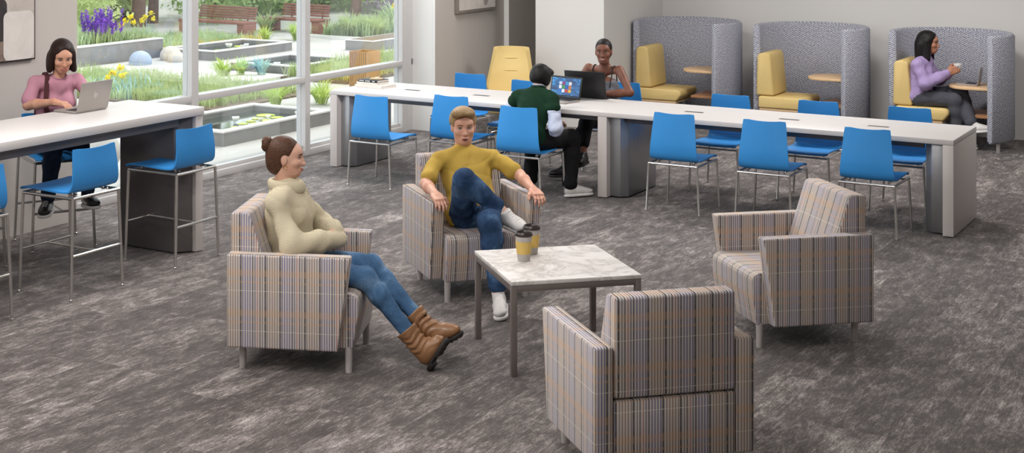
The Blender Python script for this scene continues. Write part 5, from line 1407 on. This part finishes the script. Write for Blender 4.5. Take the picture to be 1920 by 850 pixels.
def tree(label, x, y, h, r, m=None, lean=0., crown=None):
    t = thing('tree', label, 'tree', (x, y, -.02), 0, 'trees at the back of the garden')
    MB().tube([(0, 0, 0), (lean * .3, .03, h * .3), (lean * .7, -.04, h * .65), (lean, 0, h)], [r * 1.25, r, r * .85, r * .6], 12).build('trunk', M['bark'], t)
    c = crown or 2.2; V, F = leaves(shell_pts(2200, (c, c, c * .7), (lean, 0, h + c * .3)), .12); mesh_obj('crown', V, F, M['deepleaf'], t); return t
shrub('dark green leafy bush at the top left of the glass', -18.4, 16.7, (.75, .95, .75), 1700, .055, M['deepleaf'], .2)
shrub('pale feathery bush above the yellow day lilies', -19.6, 18.9, (1.2, 1.5, .9), 5200, .075, M['palebush'])
shrub('pale bush further back at the top left of the glass', -22.5, 20.6, (1.8, 2.2, 1.5), 5200, .11, M['palebush'])
shrub('bright bush between the tree trunks of the left pane', -23.5, 24.0, (1.5, 1.6, 1.0), 3600, .10, M['palebush'])
shrub('green bush behind the left bench', -20.6, 24.9, (.9, 1.0, .75), 1800, .06, M['hedge'])
shrub('long green hedge behind the benches in the middle pane', -21.6, 28.4, (1.4, 2.4, .85), 4800, .10, M['hedge'])
shrub('green hedge at the top of the middle pane, further right', -20.6, 30.6, (1.3, 2.2, .8), 4200, .10, M['hedge'])
shrub('pale bush at the very top of the middle pane', -24.5, 31.5, (2.0, 3.0, 1.6), 3600, .10, M['palebush'])
shrub('bright low hedge above the further bench at the right', -19.0, 30.4, (.9, 1.8, .5), 2200, .07, M['lime'])
shrub('pale bush at the top of the right pane', -21.0, 34.0, (2.0, 3.2, 1.5), 3200, .10, M['palebush'])
shrub('purple-tinged bush at the top of the right pane', -17.9, 28.6, (.8, .9, .6), 1500, .06, mat('plum_leaves', '8a6f8f', .8), .03)
shrub('green bush between the trunks of the right pane', -18.8, 33.0, (1.4, 2.2, 1.1), 2400, .09, M['hedge'])
tree('thick brown tree trunk left of the first window post', -21.2, 23.3, 3.2, .13)
tree('brown tree trunk nearest the first window post', -21.6, 24.2, 3.4, .10, lean=.1)
tree('thin dark trunk between the two trunks of the left pane', -23.0, 24.9, 3.6, .09)
tree('dark brown trunk behind the left bench', -22.0, 27.0, 3.6, .17, lean=-.15)
tree('grey trunk at the top of the right pane, left one', -18.7, 27.8, 3.6, .10, lean=.15)
tree('grey trunk at the top of the right pane, right one', -17.9, 29.2, 3.6, .11, lean=-.1)
tree('slim grey trunk beside the third window post', -17.3, 29.9, 3.6, .08, lean=.1)
gstruct(MB().box(-19.3, -17.1, 28.9, 29.2, -.02, .28, .01), 'low_wall', M['concrete'])  # low concrete garden wall, the bushes beside it reach into it
shrub('broad tall hedge closing the garden on the left', -31.0, 30.0, (2.5, 9.0, 4.6), 5200, .2, M['hedge'])
shrub('broad tall hedge closing the garden on the right', -27.0, 43.0, (4.0, 8.0, 4.6), 5200, .2, M['palebush'])
